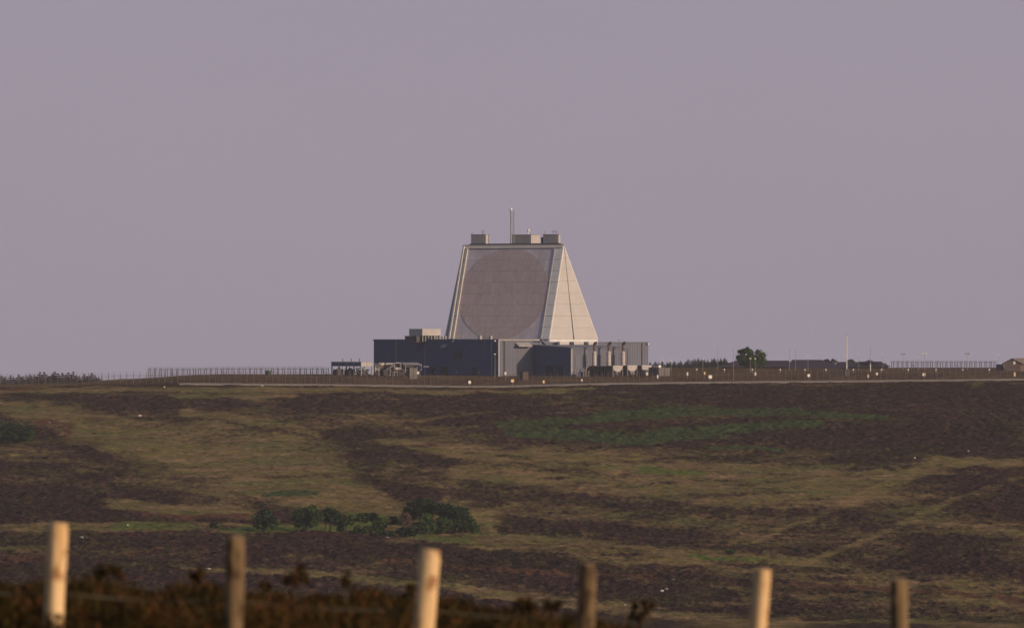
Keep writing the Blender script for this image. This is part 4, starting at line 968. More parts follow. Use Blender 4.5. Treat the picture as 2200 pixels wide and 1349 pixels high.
def security_fence(px0, px1, step, toprow, Yf, label, coil=True, double=True, dY=6.0, name='security_fence', hmin=1.6):
    f = thing(name, (px2x((px0 + px1) / 2, Yf), Yf, 0), label, 'fence')
    fl = f.location.copy(); rng = random.Random(int(px0)); top = []; data = None
    for row_ in range(2 if double else 1):
        Y = Yf + row_ * dY
        for k, px in enumerate(np.arange(px0 + row_ * step * 0.33, px1, step)):
            px += rng.uniform(-1, 1); x = px2x(px, Y); z = gzf(x, Y); zt = row2z(toprow if not callable(toprow) else toprow(px), Y)
            h = max(hmin, zt - z)
            mb = MB(); mb.abox((x - 0.085, x + 0.085), (Y - 0.085, Y + 0.085), (z - 0.4, z + h))
            sgn = 1 if row_ == 0 else -1
            mb.tube((x, Y, z + h - 0.05), (x + 0.35, Y - 0.3, z + h + 0.5), 0.04, n=4); mb.tube((x, Y, z + h - 0.05), (x - 0.35, Y + 0.3, z + h + 0.5), 0.04, n=4)
            if k % 9 == 4: mb.tube((x, Y, z + h * 0.75), (x + 0.9, Y, z - 0.1), 0.06, n=4)
            obj('post', mb, M['fence_dark'], f)
            if row_ == 0: top.append((x, z, h))
    mb = MB()
    for (xa, za, ha), (xb, zb, hb_) in zip(top[:-1], top[1:]):
        mb.add([(xa, Yf + 0.12, za), (xb, Yf + 0.12, zb), (xb, Yf + 0.12, zb + hb_), (xa, Yf + 0.12, za + ha)], [(0, 1, 2, 3)])
    obj('mesh_panel', mb, M['mesh'], f)
    mb = MB(); mb.path([Vector((x, Yf + 0.1, z + h)) for x, z, h in top], 0.06, n=4); obj('top_rail', mb, M['fence_dark'], f)
    if coil:
        mb = MB(); pts = []
        L = top[-1][0] - top[0][0]; n = int(L / 0.5) * 8
        xs = [t[0] for t in top]; zs = [t[1] + t[2] + 0.45 for t in top]
        for k in range(n):
            s = k / n; x = top[0][0] + L * s; a = 2 * math.pi * k / 8
            pts.append(Vector((x, Yf + 0.42 * math.cos(a), float(np.interp(x, xs, zs)) + 0.42 * math.sin(a))))
        mb.path(pts, 0.014, n=3); obj('razor_wire', mb, M['fence_dark'], f)
    return f
security_fence(319, 712, 12.0, 793.5, 1634.0, 'dark security fence with razor wire coil on the skyline left of the gantry')
security_fence(1916, 2140, 10.5, 777.5, 1820.0, 'dark fence with forked post tops on the skyline beside the gabled hut', coil=False, name='forked_fence')

# ------------------------------------------------------------------ lamp posts, flagpole, signs
def lamp_post(px, top, Y, label, kind='single', r=0.07, mat_='steel', group='lamp posts on the plateau'):
    x = px2x(px, Y); z = gzf(x, Y); zt = row2z(top, Y)
    t = thing('lamp_post' if kind != 'pole' else 'thin_pole', (x, Y, z), label, 'lamp post' if kind != 'pole' else 'pole', group)
    mb = MB(); mb.tube((x, Y, z - 0.4), (x, Y, zt), r, r * 0.6, n=6); obj('pole', mb, M[mat_], t)
    if kind == 'single':
        mb = MB(); mb.box((x, Y, zt), (1, 0, 0), (0, 1, 0), ZU, (-0.28, 0.28), (-0.4, 0.25), (0.0, 0.3)); obj('lamp_head', mb, M['white'], t)
    elif kind == 'double':
        mb = MB(); mb.tube((x - 0.6, Y, zt), (x + 0.6, Y, zt), 0.06, n=4); obj('crossbar', mb, M['steel'], t)
        for s in (-0.55, 0.4):
            mb = MB(); mb.box((x + s, Y, zt), (1, 0, 0), (0, 1, 0), ZU, (-0.3, 0.3), (-0.35, 0.2), (-0.12, 0.3)); obj('lamp_head', mb, M['steel' if px != 1987 else 'white'], t)
    return t
for px, top, Y, lab, kd in (
    (1542, 746, 1800, 'thin tall pole above the right end of the conifer row', 'pole'), (1576, 748, 1545, 'tall thin pole in front of the left side of the round tree', 'pole'),
    (1612, 771, 1700, 'short lamp post in front of the middle of the round tree', 'single'), (1622.5, 771.5, 1700, 'short lamp post in front of the right crown of the round tree', 'single'),
    (1696, 747, 1780, 'left one of two tall thin poles right of the round tree', 'pole'), (1709, 748, 1780, 'right one of two tall thin poles right of the round tree', 'pole'),
    (1736, 766, 1760, 'pale headed lamp post before the tall purple roof', 'single'), (1845, 764, 1760, 'lamp post between the white flagpole and the pointed roof', 'single'),
    (1870, 741, 1750, 'tall thin aerial pole in front of the pointed purple roof', 'pole'), (1897, 763, 1760, 'lamp post at the right end of the pointed roof building', 'single'),
    (1940, 761, 1800, 'twin headed floodlight at the left end of the forked fence', 'double'), (1973, 769, 1800, 'small lamp post just left of the white twin floodlight', 'single'),
    (1987, 760, 1800, 'white twin headed floodlight over the forked fence', 'double'), (2078, 760, 1800, 'twin headed floodlight over the right half of the forked fence', 'double'),
    (2146, 763, 1790, 'lone lamp post beside the gabled hut', 'single'), (1510, 773, 1720, 'lamp post in front of the conifer row, right of its middle', 'single'),
    (1442, 776, 1740, 'lamp post just right of the grey equipment cabin', 'single'), (1425, 775.5, 1740, 'lamp post behind the grey equipment cabin', 'single'),
    (1063.5, 762, 1580, 'white topped lamp post in front of the dark left wall of the podium', 'single')):
    lamp_post(px, top, Y, lab, kd)
x, Y = px2x(1819, 1800), 1800.0; z = gzf(x, Y)
fp = thing('flagpole', (x, Y, z), 'thick white flagpole rising above the purple roofs', 'flagpole')
mb = MB(); mb.tube((x, Y, z - 0.3), (x, Y, row2z(720, Y)), 0.19, 0.14, n=10); obj('pole', mb, M['white'], fp)
mb = MB(); mb.lathe((x, Y, row2z(720, Y)), [(0.1, 0), (0.2, 0.12), (0.1, 0.3)], 8); obj('finial', mb, M['dark_steel'], fp)
mb = MB(); mb.tube((x - 0.25, Y, row2z(756, Y)), (x - 0.9, Y, row2z(762, Y)), 0.05, n=4); mb.tube((x - 0.9, Y, row2z(762, Y)), (x - 0.25, Y, row2z(766, Y)), 0.05, n=4); obj('rope_cleat', mb, M['white'], fp)
x, Y = px2x(1870, 1748), 1748.0; z = gzf(x, Y)
w_ = thing('white_post', (x, Y, z), 'thick short white post below the aerial pole by the pointed roof', 'post')
mb = MB(); mb.tube((x, Y, z - 0.2), (x, Y, row2z(782, Y)), 0.16, n=8); obj('shaft', mb, M['white'], w_)
mb = MB(); mb.lathe((x, Y, row2z(782, Y)), [(0.2, 0), (0.2, 0.12), (0.05, 0.2)], 8); obj('cap', mb, M['steel'], w_)

def sign(px, row, w, h, Y, label, mt='white', group='signs along the perimeter fence'):
    x = px2x(px, Y); z = gzf(x, Y); zc = max(row2z(row, Y), z + 0.5); k = Y / F
    t = thing('fence_sign', (x, Y, z), label, 'sign', group)
    mb = MB(); mb.tube((x, Y, z - 0.3), (x, Y, zc + h * k / 2), 0.04, n=5); obj('post', mb, M['steel'], t)
    mb = MB(); mb.box((x, Y - 0.05, zc), Vector((0.93, 0.37, 0)), Vector((-0.37, 0.93, 0)), ZU, (-w * k / 2, w * k / 2), (-0.03, -0.003), (-h * k / 2, h * k / 2)); obj('plate', mb, M[mt], t)
M['sign_yellow'] = pmat('yellow_sign', (0.75, 0.58, 0.30), 0.08, 3.0)
for a in ((1009, 821, 6, 6, 1538, 'large white sign on the fence left of the podium corner', 'white'), (1101, 818, 7, 6, 1538, 'pale yellow sign on the fence right of the podium corner', 'sign_yellow'),
          (1168, 820, 4, 6, 1538, 'small dull sign on the fence below the awning', 'sign_yellow'), (1250, 816.5, 3, 4, 1538, 'tiny pale sign on the fence below the left exhaust stack', 'white'),
          (1413, 809, 3.5, 7, 1545, 'narrow white sign in front of the grey equipment cabin', 'white'), (1477, 803, 3.5, 7, 1556, 'narrow white sign left of the large cream sign', 'white'),
          (1514, 801.5, 3.5, 6, 1556, 'narrow yellow sign close left of the large cream sign', 'sign_yellow'), (1526, 809.5, 8, 7, 1538, 'large cream sign on the fence below the conifer row', 'white'),
          (1623, 803, 4, 6, 1556, 'upright white sign on the plateau below the round tree', 'white'), (1737.5, 806.5, 6, 6, 1538, 'large white sign on the fence below the tall purple roof', 'white'),
          (1865, 808, 4, 7, 1545, 'narrow white sign on the fence below the pointed roof', 'white'), (1884, 803, 5, 5, 1556, 'pale sign just right of the one below the pointed roof', 'white'),
          (1985, 804.5, 7, 6, 1545, 'bright white square sign below the white twin floodlight', 'white'), (2180, 804, 4, 8, 1550, 'narrow yellow sign below the gabled hut', 'sign_yellow'),
          (898, 801, 4.5, 6, 1560, 'white sign beside the pale switch cabinet', 'white'), (1086, 802, 4.5, 6, 1562, 'white sign at the foot of the lit podium wall', 'white'), (1390, 803, 4.5, 6, 1562, 'white sign at the foot of the right podium corner', 'white')):
    sign(*a)
# ground lights in a line behind the fence
gl = None
LAMPS = [(1496.6, 'below the middle of the conifer row'), (1556, 'at the right end of the conifer row'), (1616, 'below the round tree'), (1676, 'below the long purple roof'), (1729, 'below the tall purple roof'), (1774, 'left of the dark metal cabinet'),
         (1833, 'right of the dark metal cabinet'), (1893.5, 'at the right end of the pointed roof building'), (1951, 'below the left twin floodlight'), (2010.6, 'under the left half of the forked fence'), (2068, 'under the right half of the forked fence'), (2125, 'left of the gabled hut')]
for px, lab in LAMPS:
    Y = 1690.0; x = px2x(px, Y); z = gzf(x, Y); lab = 'low pale bollard light ' + lab
    if gl is None:
        gl = thing('bollard_light', (x, Y, z), lab, 'bollard light', 'bollard lights in a line across the plateau')
        mb = MB(); mb.tube((x, Y, z - 0.3), (x, Y, z + 0.75), 0.09, n=6); obj('shaft', mb, M['steel'], gl)
        mb = MB(); mb.lathe((x, Y, z + 0.7), [(0.2, 0), (0.25, 0.1), (0.22, 0.4), (0.08, 0.5)], 8); obj('lamp', mb, M['white'], gl)
    else: dup(gl, (x, Y, z), label=lab)

# ------------------------------------------------------------------ trees
def leaf_mesh(name, centres, size, seed, droop=0.0, tones=None, outward=None):
    rng = np.random.default_rng(seed); n = len(centres)
    d = rng.normal(size=(n, 3)); d /= np.linalg.norm(d, axis=1)[:, None]
    if outward is not None: d = d * 0.8 + outward; d /= np.linalg.norm(d, axis=1)[:, None]
    t = rng.normal(size=(n, 3)); t -= (t * d).sum(1)[:, None] * d; t /= np.linalg.norm(t, axis=1)[:, None]
    b = np.cross(d, t); s = np.asarray(size) * rng.uniform(0.6, 1.35, n)[:, None]
    v = np.stack([centres - t * s * 0.6, centres + b * s * 0.42, centres + t * s * 0.7, centres - b * s * 0.42], 1).reshape(-1, 3)
    q = np.arange(n * 4).reshape(-1, 4)
    tn = np.repeat(np.clip(tones if tones is not None else rng.random(n), 0, 1), 4)
    return mesh_np(name, v, q, {'tone': tn})

def crown_points(blobs, dens, seed):
    """leaf centres in ragged clumps spread through ellipsoid blobs (cx,cy,cz,rx,ry,rz)"""
    rng = np.random.default_rng(seed); C = []; T = []; O = []
    for (cx, cy, cz, rx, ry, rz) in blobs:
        ncl = int(16 + 5.5 * (rx * rz) ** 0.8)
        u = rng.normal(size=(ncl, 3)); u /= np.linalg.norm(u, axis=1)[:, None]
        rad = rng.uniform(0.55, 1.08, ncl) ** 0.7
        cc = u * rad[:, None] * np.array([rx, ry, rz])
        for k in range(ncl):
            m = int(dens * rng.uniform(0.6, 1.4)); sz = rng.uniform(0.16, 0.30) * (rx * rz) ** 0.5 * 0.82
            p = rng.normal(size=(m, 3)) * sz * np.array([1, 1, 0.75]) + cc[k]
            C.append(p + np.array([cx, cy, cz])); T.append(np.full(m, rng.uniform(0.1, 0.9)) + rng.normal(size=m) * 0.15); O.append(np.repeat(u[k][None], m, 0))
    return np.concatenate(C), np.concatenate(T), np.concatenate(O)

def broadleaf(name, px, row, blobs, label, mat_, cat='tree', trunks=((0, 0),), dens=42, leaf=0.34, seed=1, group=None, Yfix=None, trunk_h=1.0, tr=0.16, foliage='crown'):
    """blobs in photo pixels: (px, row, rx, ry); base at (px,row)"""
    if Yfix: b = Vector((px2x(px, Yfix), Yfix, gzf(px2x(px, Yfix), Yfix)))
    else: b = ground_at(px, row)
    Y = b.y; k = Y / F; base = b.copy()
    t = thing(name, tuple(base), label, cat, group)
    row_b = ROW0 + (ZE - base.z) * F / Y
    bl = [((p - px) * k, random.Random(seed + i).uniform(-0.4, 0.4) * rx * k, (row_b - r_) * k + (row - row_b) * 0, rx * k, rx * k * 0.9, ry * k) for i, (p, r_, rx, ry) in enumerate(blobs)]
    C, T, O = crown_points(bl, dens, seed)
    C = C[C[:, 2] > 0.05]; n = len(C)
    me = leaf_mesh(foliage, C, leaf, seed, tones=T[:n], outward=None); me.materials.append(M[mat_])
    o = bpy.data.objects.new(foliage, me); COL.objects.link(o); o.parent = t
    if foliage == 'twigs': o['kind'] = 'stuff'
    rng = random.Random(seed); mb = MB()
    for dx, ln in trunks:
        r0_ = Vector((dx * k, 0, -0.3)); cz = max(b_[2] for b_ in bl)
        top = Vector((dx * k + ln, rng.uniform(-.2, .2), cz * 0.75)); mid = r0_.lerp(top, 0.5) + Vector((rng.uniform(-.15, .15), 0, 0))
        mb.tube(r0_, mid, tr, tr * 0.75); mb.tube(mid, top, tr * 0.75, tr * 0.35)
        for b_ in bl:
            for q in range(2):
                e = Vector((b_[0] + rng.uniform(-.5, .5) * b_[3], b_[1], b_[2] + rng.uniform(-.3, .5) * b_[5]))
                mb.tube(mid.lerp(top, rng.uniform(0, .6)), e, tr * 0.4, tr * 0.12, n=4)
    for v in range(len(mb.v)): mb.v[v] = mb.v[v] + base
    obj('trunk' if tr > 0.1 else 'stem', mb, M['bark'], t)
    return t

G = 'trees and bushes in the valley grove'
broadleaf('sapling', 460, 1140, [(460, 1129, 8, 7)], 'small sapling standing alone at the left end of the valley grove', 'green_dark', group=G, seed=3, dens=20, leaf=0.3, tr=0.07)
broadleaf('broadleaf_tree', 571, 1142, [(562, 1110, 17, 13), (583, 1122, 17, 12), (560, 1128, 14, 8), (574, 1102, 10, 6)], 'leaning round tree alone left of the twin crowned trees', 'green_dark', group=G, seed=4)
broadleaf('broadleaf_tree', 662, 1144, [(650, 1107, 21, 13), (668, 1098, 16, 9), (642, 1122, 13, 9), (674, 1112, 17, 14), (660, 1126, 14, 7)], 'widest of the standalone valley trees, with a dense dark crown', 'green_oak', group=G, seed=5, dens=50)
broadleaf('broadleaf_tree', 703, 1143, [(702, 1108, 15, 12), (718, 1112, 15, 13), (708, 1100, 12, 7)], 'twin stemmed tree on the right of the widest valley tree', 'green_dark', group=G, seed=6, trunks=((-3, -0.3), (5, 0.3)))
broadleaf('broadleaf_tree', 746, 1146, [(738, 1124, 12, 10), (751, 1117, 10, 9), (733, 1134, 9, 6)], 'thin pale tree right of the twin stemmed tree', 'green_oak', group=G, seed=7, dens=26)
broadleaf('bush', 787, 1120, [(778, 1110, 11, 7), (795, 1109, 14, 8)], 'low fresh green bush behind the thin pale tree', 'green_fresh', 'bush', group=G, seed=8, tr=0.06, foliage='foliage')
broadleaf('bush', 781, 1147, [(770, 1137, 10, 7), (790, 1139, 12, 7)], 'low grey green bush in front of the fresh green one', 'green_oak', 'bush', group=G, seed=9, tr=0.06, foliage='foliage')
broadleaf('bush', 818, 1140, [(818, 1124, 16, 11), (812, 1130, 12, 8)], 'rounded olive bush between the thin pale tree and the big thicket', 'green_oak', 'bush', group=G, seed=10, tr=0.07, foliage='foliage')
broadleaf('bush', 822, 1153, [(810, 1146, 13, 6), (834, 1147, 13, 5)], 'low dark bush lying at the front edge of the grove', 'green_dark', 'bush', group=G, seed=12, tr=0.06, foliage='foliage')
broadleaf('bush', 845, 1122, [(845, 1115, 9, 6)], 'small dark bush just left of the bare pinkish bush', 'green_dark', 'bush', group=G, seed=13, tr=0.05, foliage='foliage')
broadleaf('bare_bush', 873, 1135, [(872, 1115, 14, 13)], 'pinkish bare twiggy bush at the left of the big thicket', 'pink_twig', 'bush', group=G, seed=14, dens=26, leaf=0.22, tr=0.06, foliage='twigs')
broadleaf('bush', 876, 1153, [(866, 1141, 13, 9), (886, 1142, 13, 9)], 'rounded dark green bush in front of the bare pinkish bush', 'green_dark', 'bush', group=G, seed=15, tr=0.06, foliage='foliage')
broadleaf('broadleaf_tree', 912, 1128, [(886, 1090, 21, 12), (912, 1085, 22, 11), (935, 1092, 18, 12), (905, 1104, 22, 12), (880, 1104, 14, 10)], 'broad dark tree at the top of the big thicket', 'green_dark', group=G, seed=16, dens=60)
broadleaf('broadleaf_tree', 965, 1132, [(950, 1094, 18, 11), (972, 1098, 20, 14), (992, 1106, 16, 14), (962, 1112, 20, 12)], 'dark rounded tree forming the right shoulder of the big thicket', 'green_dark', group=G, seed=17, dens=60)
broadleaf('broadleaf_tree', 916, 1148, [(912, 1124, 15, 14), (925, 1132, 13, 12), (915, 1112, 10, 10)], 'upright blue green tree in the front left of the big thicket', 'green_fresh', group=G, seed=18, dens=50)
broadleaf('broadleaf_tree', 951, 1147, [(945, 1130, 14, 13), (960, 1128, 13, 14)], 'small dark tree in the front middle of the big thicket', 'green_oak', group=G, seed=19, dens=50)
broadleaf('broadleaf_tree', 1002, 1146, [(985, 1126, 17, 14), (1005, 1122, 16, 15), (1018, 1134, 11, 10)], 'thinner brownish green tree at the right end of the big thicket', 'green_oak', group=G, seed=20, dens=34)
broadleaf('bush', 1568, 1189, [(1568, 1184, 11, 5)], 'lone small green bush out on the lower right slope', 'green_fresh', 'bush', seed=21, dens=30, tr=0.05, foliage='foliage')
broadleaf('bush', 24, 951, [(0, 928, 28, 20), (30, 928, 26, 18), (56, 932, 20, 14), (-25, 928, 24, 20)], 'large dark spreading bush at the left edge of the slope', 'green_dark', 'bush', seed=22, dens=55, tr=0.09, foliage='foliage')
broadleaf('round_tree', 1612, 792, [(1600, 764, 15, 13), (1628, 768, 16, 14), (1612, 778, 22, 9), (1606, 756, 11, 8), (1622, 778, 18, 9)], 'big round tree with two crowns on the plateau skyline', 'green_oak', seed=23, Yfix=1740, dens=60, leaf=0.42)
broadleaf('skyline_bush', 1785, 788, [(1785, 776, 12, 5), (1775, 777, 8, 4)], 'dark bush behind the roofs left of the white flagpole', 'green_dark', 'bush', seed=24, Yfix=1925, dens=22, tr=0.08, foliage='foliage')
broadleaf('skyline_bush', 1828, 788, [(1827, 777, 8, 4)], 'dark bush behind the roofs right of the white flagpole', 'green_dark', 'bush', seed=25, Yfix=1925, dens=22, tr=0.08, foliage='foliage')

def conifer_proto(seed, h=8.0, w=2.8, n=20):
    """tiers of short needle sprays round a straight stem, broad at the foot, ragged at the edge and thin at the tip"""
    rng = np.random.default_rng(seed); C = []; T = []; S = []
    for i in range(n):
        f = i / (n - 1); z = h * (0.03 + 0.95 * f); r = w * ((1 - f) ** 0.8) * rng.uniform(0.78, 1.15) + 0.03
        for k in range(int(5 + 14 * (1 - f))):
            a = rng.uniform(0, 2 * math.pi); L_ = r * rng.uniform(0.65, 1.2); m = int(12 + 16 * (1 - f)); t_ = rng.uniform(0.02, 1, m) ** 0.7 * L_
            p = np.stack([np.cos(a) * t_, np.sin(a) * t_, z - 0.16 * t_], 1) + rng.normal(size=(m, 3)) * np.array([0.12, 0.12, 0.2]) * (1.05 - 0.85 * f)
            C.append(p); T.append(np.full(m, rng.uniform(0.1, 0.9))); S.append(np.full(m, 0.46 - 0.28 * f))
    C = np.concatenate(C); me = leaf_mesh('foliage', C, np.concatenate(S)[:, None], seed, tones=np.concatenate(T)); me.materials.append(M['green_conifer'])
    mt = bpy.data.meshes.new('trunk'); mb = MB(); mb.tube((0, 0, -0.4), (0, 0, h), 0.14, 0.02, n=6)
    mt.from_pydata([tuple(v) for v in mb.v], [], mb.f); mt.materials.append(M['bark'])
    return me, mt
CON = [conifer_proto(s, w=ww) for s, ww in ((1, 2.6), (2, 3.1), (3, 2.3), (4, 2.9))]
def conifer(px, toprow, Y, label, group, i, wide=1.0):
    x = px2x(px, Y); z = gzf(x, Y); h = max(2.5, row2z(toprow, Y) - z)
    t = thing('conifer', (x, Y, z), label, 'conifer', group); s = h / 8.0
    t.scale = (s * wide, s * wide, s); t.rotation_euler = (0, 0, i * 1.7)
    for nm, me in zip(('foliage', 'trunk'), CON[i % 4]):
        o = bpy.data.objects.new(nm, me); COL.objects.link(o); o.parent = t
rng = random.Random(5)
LT = [(-8, 808), (3, 807), (12, 809), (22, 806), (30, 811), (40, 804), (49, 808), (57, 806), (64, 803), (73, 804), (84, 799), (90, 805), (96, 799), (104, 807), (114, 801), (119, 798), (127, 802), (134, 801), (142, 804), (148, 800), (157, 798), (163, 806), (172, 807), (180, 803), (187, 808), (197, 801), (205, 806), (211, 810)]
for i, (px, top) in enumerate(LT):
    lab = {119: 'tall pointed conifer in the middle of the dark plantation at the left edge', 157: 'tallest slim conifer right of the middle of the left plantation', 197: 'last tall conifer near the right end of the left plantation', 84: 'pointed conifer left of the middle of the left plantation'}.get(px, 'dark conifer within the plantation on the left skyline')
    conifer(px + rng.uniform(-1.5, 1.5), top, 1690 + rng.uniform(0, 70), lab, 'conifers of the left plantation', i, rng.uniform(1.75, 2.2))
RT = [(1398, 777), (1407, 776), (1415, 778), (1424, 775), (1433, 777), (1441, 776), (1449, 775), (1457, 777), (1464, 774), (1472, 776), (1478, 771), (1487, 772), (1494, 770), (1500, 769), (1507, 769.5), (1513, 772), (1521, 772), (1528, 770), (1535, 768), (1543, 771), (1549, 769), (1556, 768), (1562, 774), (1569, 778), (1903, 779), (1655, 779)]
for i, (px, top) in enumerate(RT):
    lab = {1500: 'tallest conifer in the middle of the row right of the podium', 1556: 'pointed conifer at the right end of the row near the round tree', 1398: 'leftmost conifer of the row, against the podium corner', 1903: 'lone conifer tip behind the right roof end', 1655: 'lone conifer tip behind the long purple roof'}.get(px, 'pale hazy conifer in the row right of the podium')
    conifer(px + rng.uniform(-1.5, 1.5), top, 2070 + rng.uniform(0, 50), lab, 'conifers of the right row', i + 2, rng.uniform(1.4, 2.0))

# ------------------------------------------------------------------ sheep and stones on the slope
def sheep_proto():
    t = thing('sheep', (0, 0, 0), '', 'sheep', 'sheep grazing on the moor')
    mb = MB(); vs = []; n, m = 8, 12
    for i in range(n + 1):
        f = i / n; a = math.pi * f; r = 0.26 * math.sin(a) ** 0.6 if 0 < i < n else 0.02
        for j in range(m):
            b = 2 * math.pi * j / m; k = 1 + 0.06 * math.sin(5 * b + i * 2)
            vs.append((-0.48 * math.cos(a), r * k * math.cos(b) * 0.95, 0.52 + r * k * math.sin(b)))
    fs = [(i * m + j, i * m + (j + 1) % m, (i + 1) * m + (j + 1) % m, (i + 1) * m + j) for i in range(n) for j in range(m)]
    mb.add(vs, fs); mb.tube((0.38, 0, 0.58), (0.56, 0, 0.52), 0.15, 0.11, n=8); mb.tube((-0.46, 0, 0.55), (-0.52, 0, 0.35), 0.05, 0.03)
    obj('body', mb, M['wool'], t, smooth=True)
    mb = MB(); mb.tube((0.54, 0, 0.54), (0.72, 0, 0.36), 0.10, 0.06, n=8); obj('head', mb, M['sheep_face'], t)
    for s in (-1, 1):
        mb = MB(); mb.tube((0.54, s * 0.08, 0.56), (0.52, s * 0.2, 0.56), 0.04, 0.02, n=5); obj('ear', mb, M['sheep_face'], t)
    for x in (-0.3, 0.3):
        for s in (-1, 1):
            mb = MB(); mb.tube((x, s * 0.12, 0.4), (x + 0.02, s * 0.12, 0.2), 0.065, 0.045); mb.tube((x + 0.02, s * 0.12, 0.2), (x, s * 0.12, -0.02), 0.045, 0.035); obj('leg', mb, M['sheep_face'], t)
    return t
SH = [(300, 899, 0.3, 'white sheep alone on the upper left slope'), (2, 871, 2.0, 'sheep at the left edge of the picture above the big bush'), (274, 1134, 1.4, 'sheep on the green strip above the first fence posts'),
      (175, 1161, 2.6, 'sheep in the heather right of the first fence post'), (1422, 1275, 0.6, 'left one of a pair of sheep in the lower heather'), (1431, 1272, 2.2, 'right one of a pair of sheep in the lower heather'),
      (1965, 989, 1.1, 'sheep alone on the right slope below the bracken'), (563, 833, 0.2, 'sheep on the brow beside the track, left of the gantry'), (353, 836, 1.2, 'sheep on the brow grass below the security fence corner'),
      (106, 912, 1.9, 'small pale sheep above the big bush on the left'), (2080, 974, 1.5, 'sheep facing away at the upper right slope')]
sp_ = None
for px, row, rz, lab in SH:
    p = ground_at(px, row); p.z += 0.12
    if sp_ is None:
        sp_ = sheep_proto(); sp_.location = p; sp_.rotation_euler = (0, 0, rz); sp_['label'] = lab
    else: dup(sp_, p, rz, 0.72 + 0.2 * random.random(), lab)
def stone(px, row, r, label, seed):
    p = ground_at(px, row); rg = random.Random(seed); mb = MB(); n = 8; vs = []
    for k, (f, z) in enumerate(((0.9, -0.2), (1.0, 0.25), (0.75, 0.6), (0.3, 0.75))):
        for j in range(n): a = 2 * math.pi * j / n; q = r * f * rg.uniform(0.8, 1.15); vs.append((p.x + q * math.cos(a) * 1.4, p.y + q * math.sin(a), p.z + r * z * 0.9 + 0.1))
    fs = [(k * n + j, k * n + (j + 1) % n, (k + 1) * n + (j + 1) % n, (k + 1) * n + j) for k in range(3) for j in range(n)] + [tuple(range(3 * n, 4 * n))]
    mb.add(vs, fs); tag(obj('stone', mb, M['stone'], origin=tuple(p)), label, 'stone', 'pale stones on the slope')
for i, a in enumerate(((447, 1223, 0.35, 'pale stone on the track left of the second fence post'), (1341, 1301, 0.3, 'flat pale stone right of the fourth fence post'), (1355, 1255, 0.25, 'small grey stone above the pair of right hand tufts'), (1446, 1246, 0.22, 'dull stone in heather above the pair of sheep'),
                       (361, 836, 0.2, 'small stone close beside the brow sheep'), (1394, 1300, 0.2, 'small white stone behind the right hand tuft'), (832, 1157, 0.4, 'flat reddish pale stone below the front bushes of the grove'))):
    stone(*a, seed=i)

# ------------------------------------------------------------------ foreground: heather bank, posts and tape
def heathermat():
    m = bpy.data.materials.new('heather_sprigs'); m.use_nodes = True; nt = m.node_tree; N = nt.nodes; L = nt.links
    bs = N['Principled BSDF']; bs.inputs['Roughness'].default_value = 0.9; bs.inputs['Specular IOR Level'].default_value = 0.1
    at = N.new('ShaderNodeAttribute'); at.attribute_name = 'tone'
    ra = N.new('ShaderNodeValToRGB'); e = ra.color_ramp.elements
    e[0].position = 0.0; e[0].color = (0.014, 0.009, 0.004, 1); e[1].position = 1.0; e[1].color = (0.100, 0.040, 0.016, 1)
    for p, c in ((0.35, (0.028, 0.021, 0.006)), (0.6, (0.056, 0.040, 0.010)), (0.8, (0.070, 0.034, 0.012))):
        q = ra.color_ramp.elements.new(p); q.color = (*c, 1)
    L.new(at.outputs['Fac'], ra.inputs['Fac']); L.new(ra.outputs['Color'], bs.inputs['Base Color'])
    return m
M['heather'] = heathermat()
TOPS = [(-150, 1232), (0, 1232), (60, 1238), (180, 1226), (230, 1222), (270, 1236), (330, 1262), (400, 1236), (440, 1232), (500, 1258), (570, 1254), (680, 1262), (740, 1254), (820, 1250), (880, 1256), (950, 1268), (1030, 1285), (1120, 1292), (1180, 1296), (1260, 1312), (1350, 1330), (1450, 1336), (1560, 1346), (1640, 1340), (1800, 1352), (2000, 1362), (2350, 1385)]
def clump_np(seed, n_sprig=230):
    """one heather plant about 1 m wide and 1 m tall (scaled later): arching sprigs with short leaf blades"""
    rng = np.random.default_rng(seed); V = []; T = []
    for s in range(n_sprig):
        a = rng.uniform(0, 2 * math.pi); sp = rng.uniform(0.05, 0.5) ; ln = rng.uniform(0.6, 1.0) ** 0.8
        base = np.array([math.cos(a), math.sin(a), 0]) * sp * 0.6; tip = np.array([math.cos(a) * sp, math.sin(a) * sp, 0]) + np.array([0, 0, ln * (1 - sp * sp * 1.2)]); tip[:2] += rng.normal(size=2) * 0.06
        tone = np.clip(rng.normal(0.45, 0.22), 0, 1)
        for k in range(9):
            f = 0.3 + 0.7 * k / 8; c = base + (tip - base) * f; d = rng.normal(size=3); d[2] = abs(d[2]) + 0.5; d /= np.linalg.norm(d)
            w = np.cross(d, rng.normal(size=3)); w /= np.linalg.norm(w); l_ = rng.uniform(0.05, 0.10); ww = rng.uniform(0.012, 0.024)
            V.append(np.stack([c - w * ww, c + w * ww, c + d * l_])); T.append([tone * (0.6 + 0.5 * f)] * 3)
        w = np.array([-math.sin(a), math.cos(a), 0]) * 0.006
        V.append(np.stack([base - w, base + w, tip])); T.append([tone * 0.4] * 3)
    return np.stack(V), np.array(T)
CL = [clump_np(s) for s in range(5)]
rng = np.random.default_rng(9); VV = []; TT = []
tx = [t[0] for t in TOPS]; ty = [t[1] for t in TOPS]
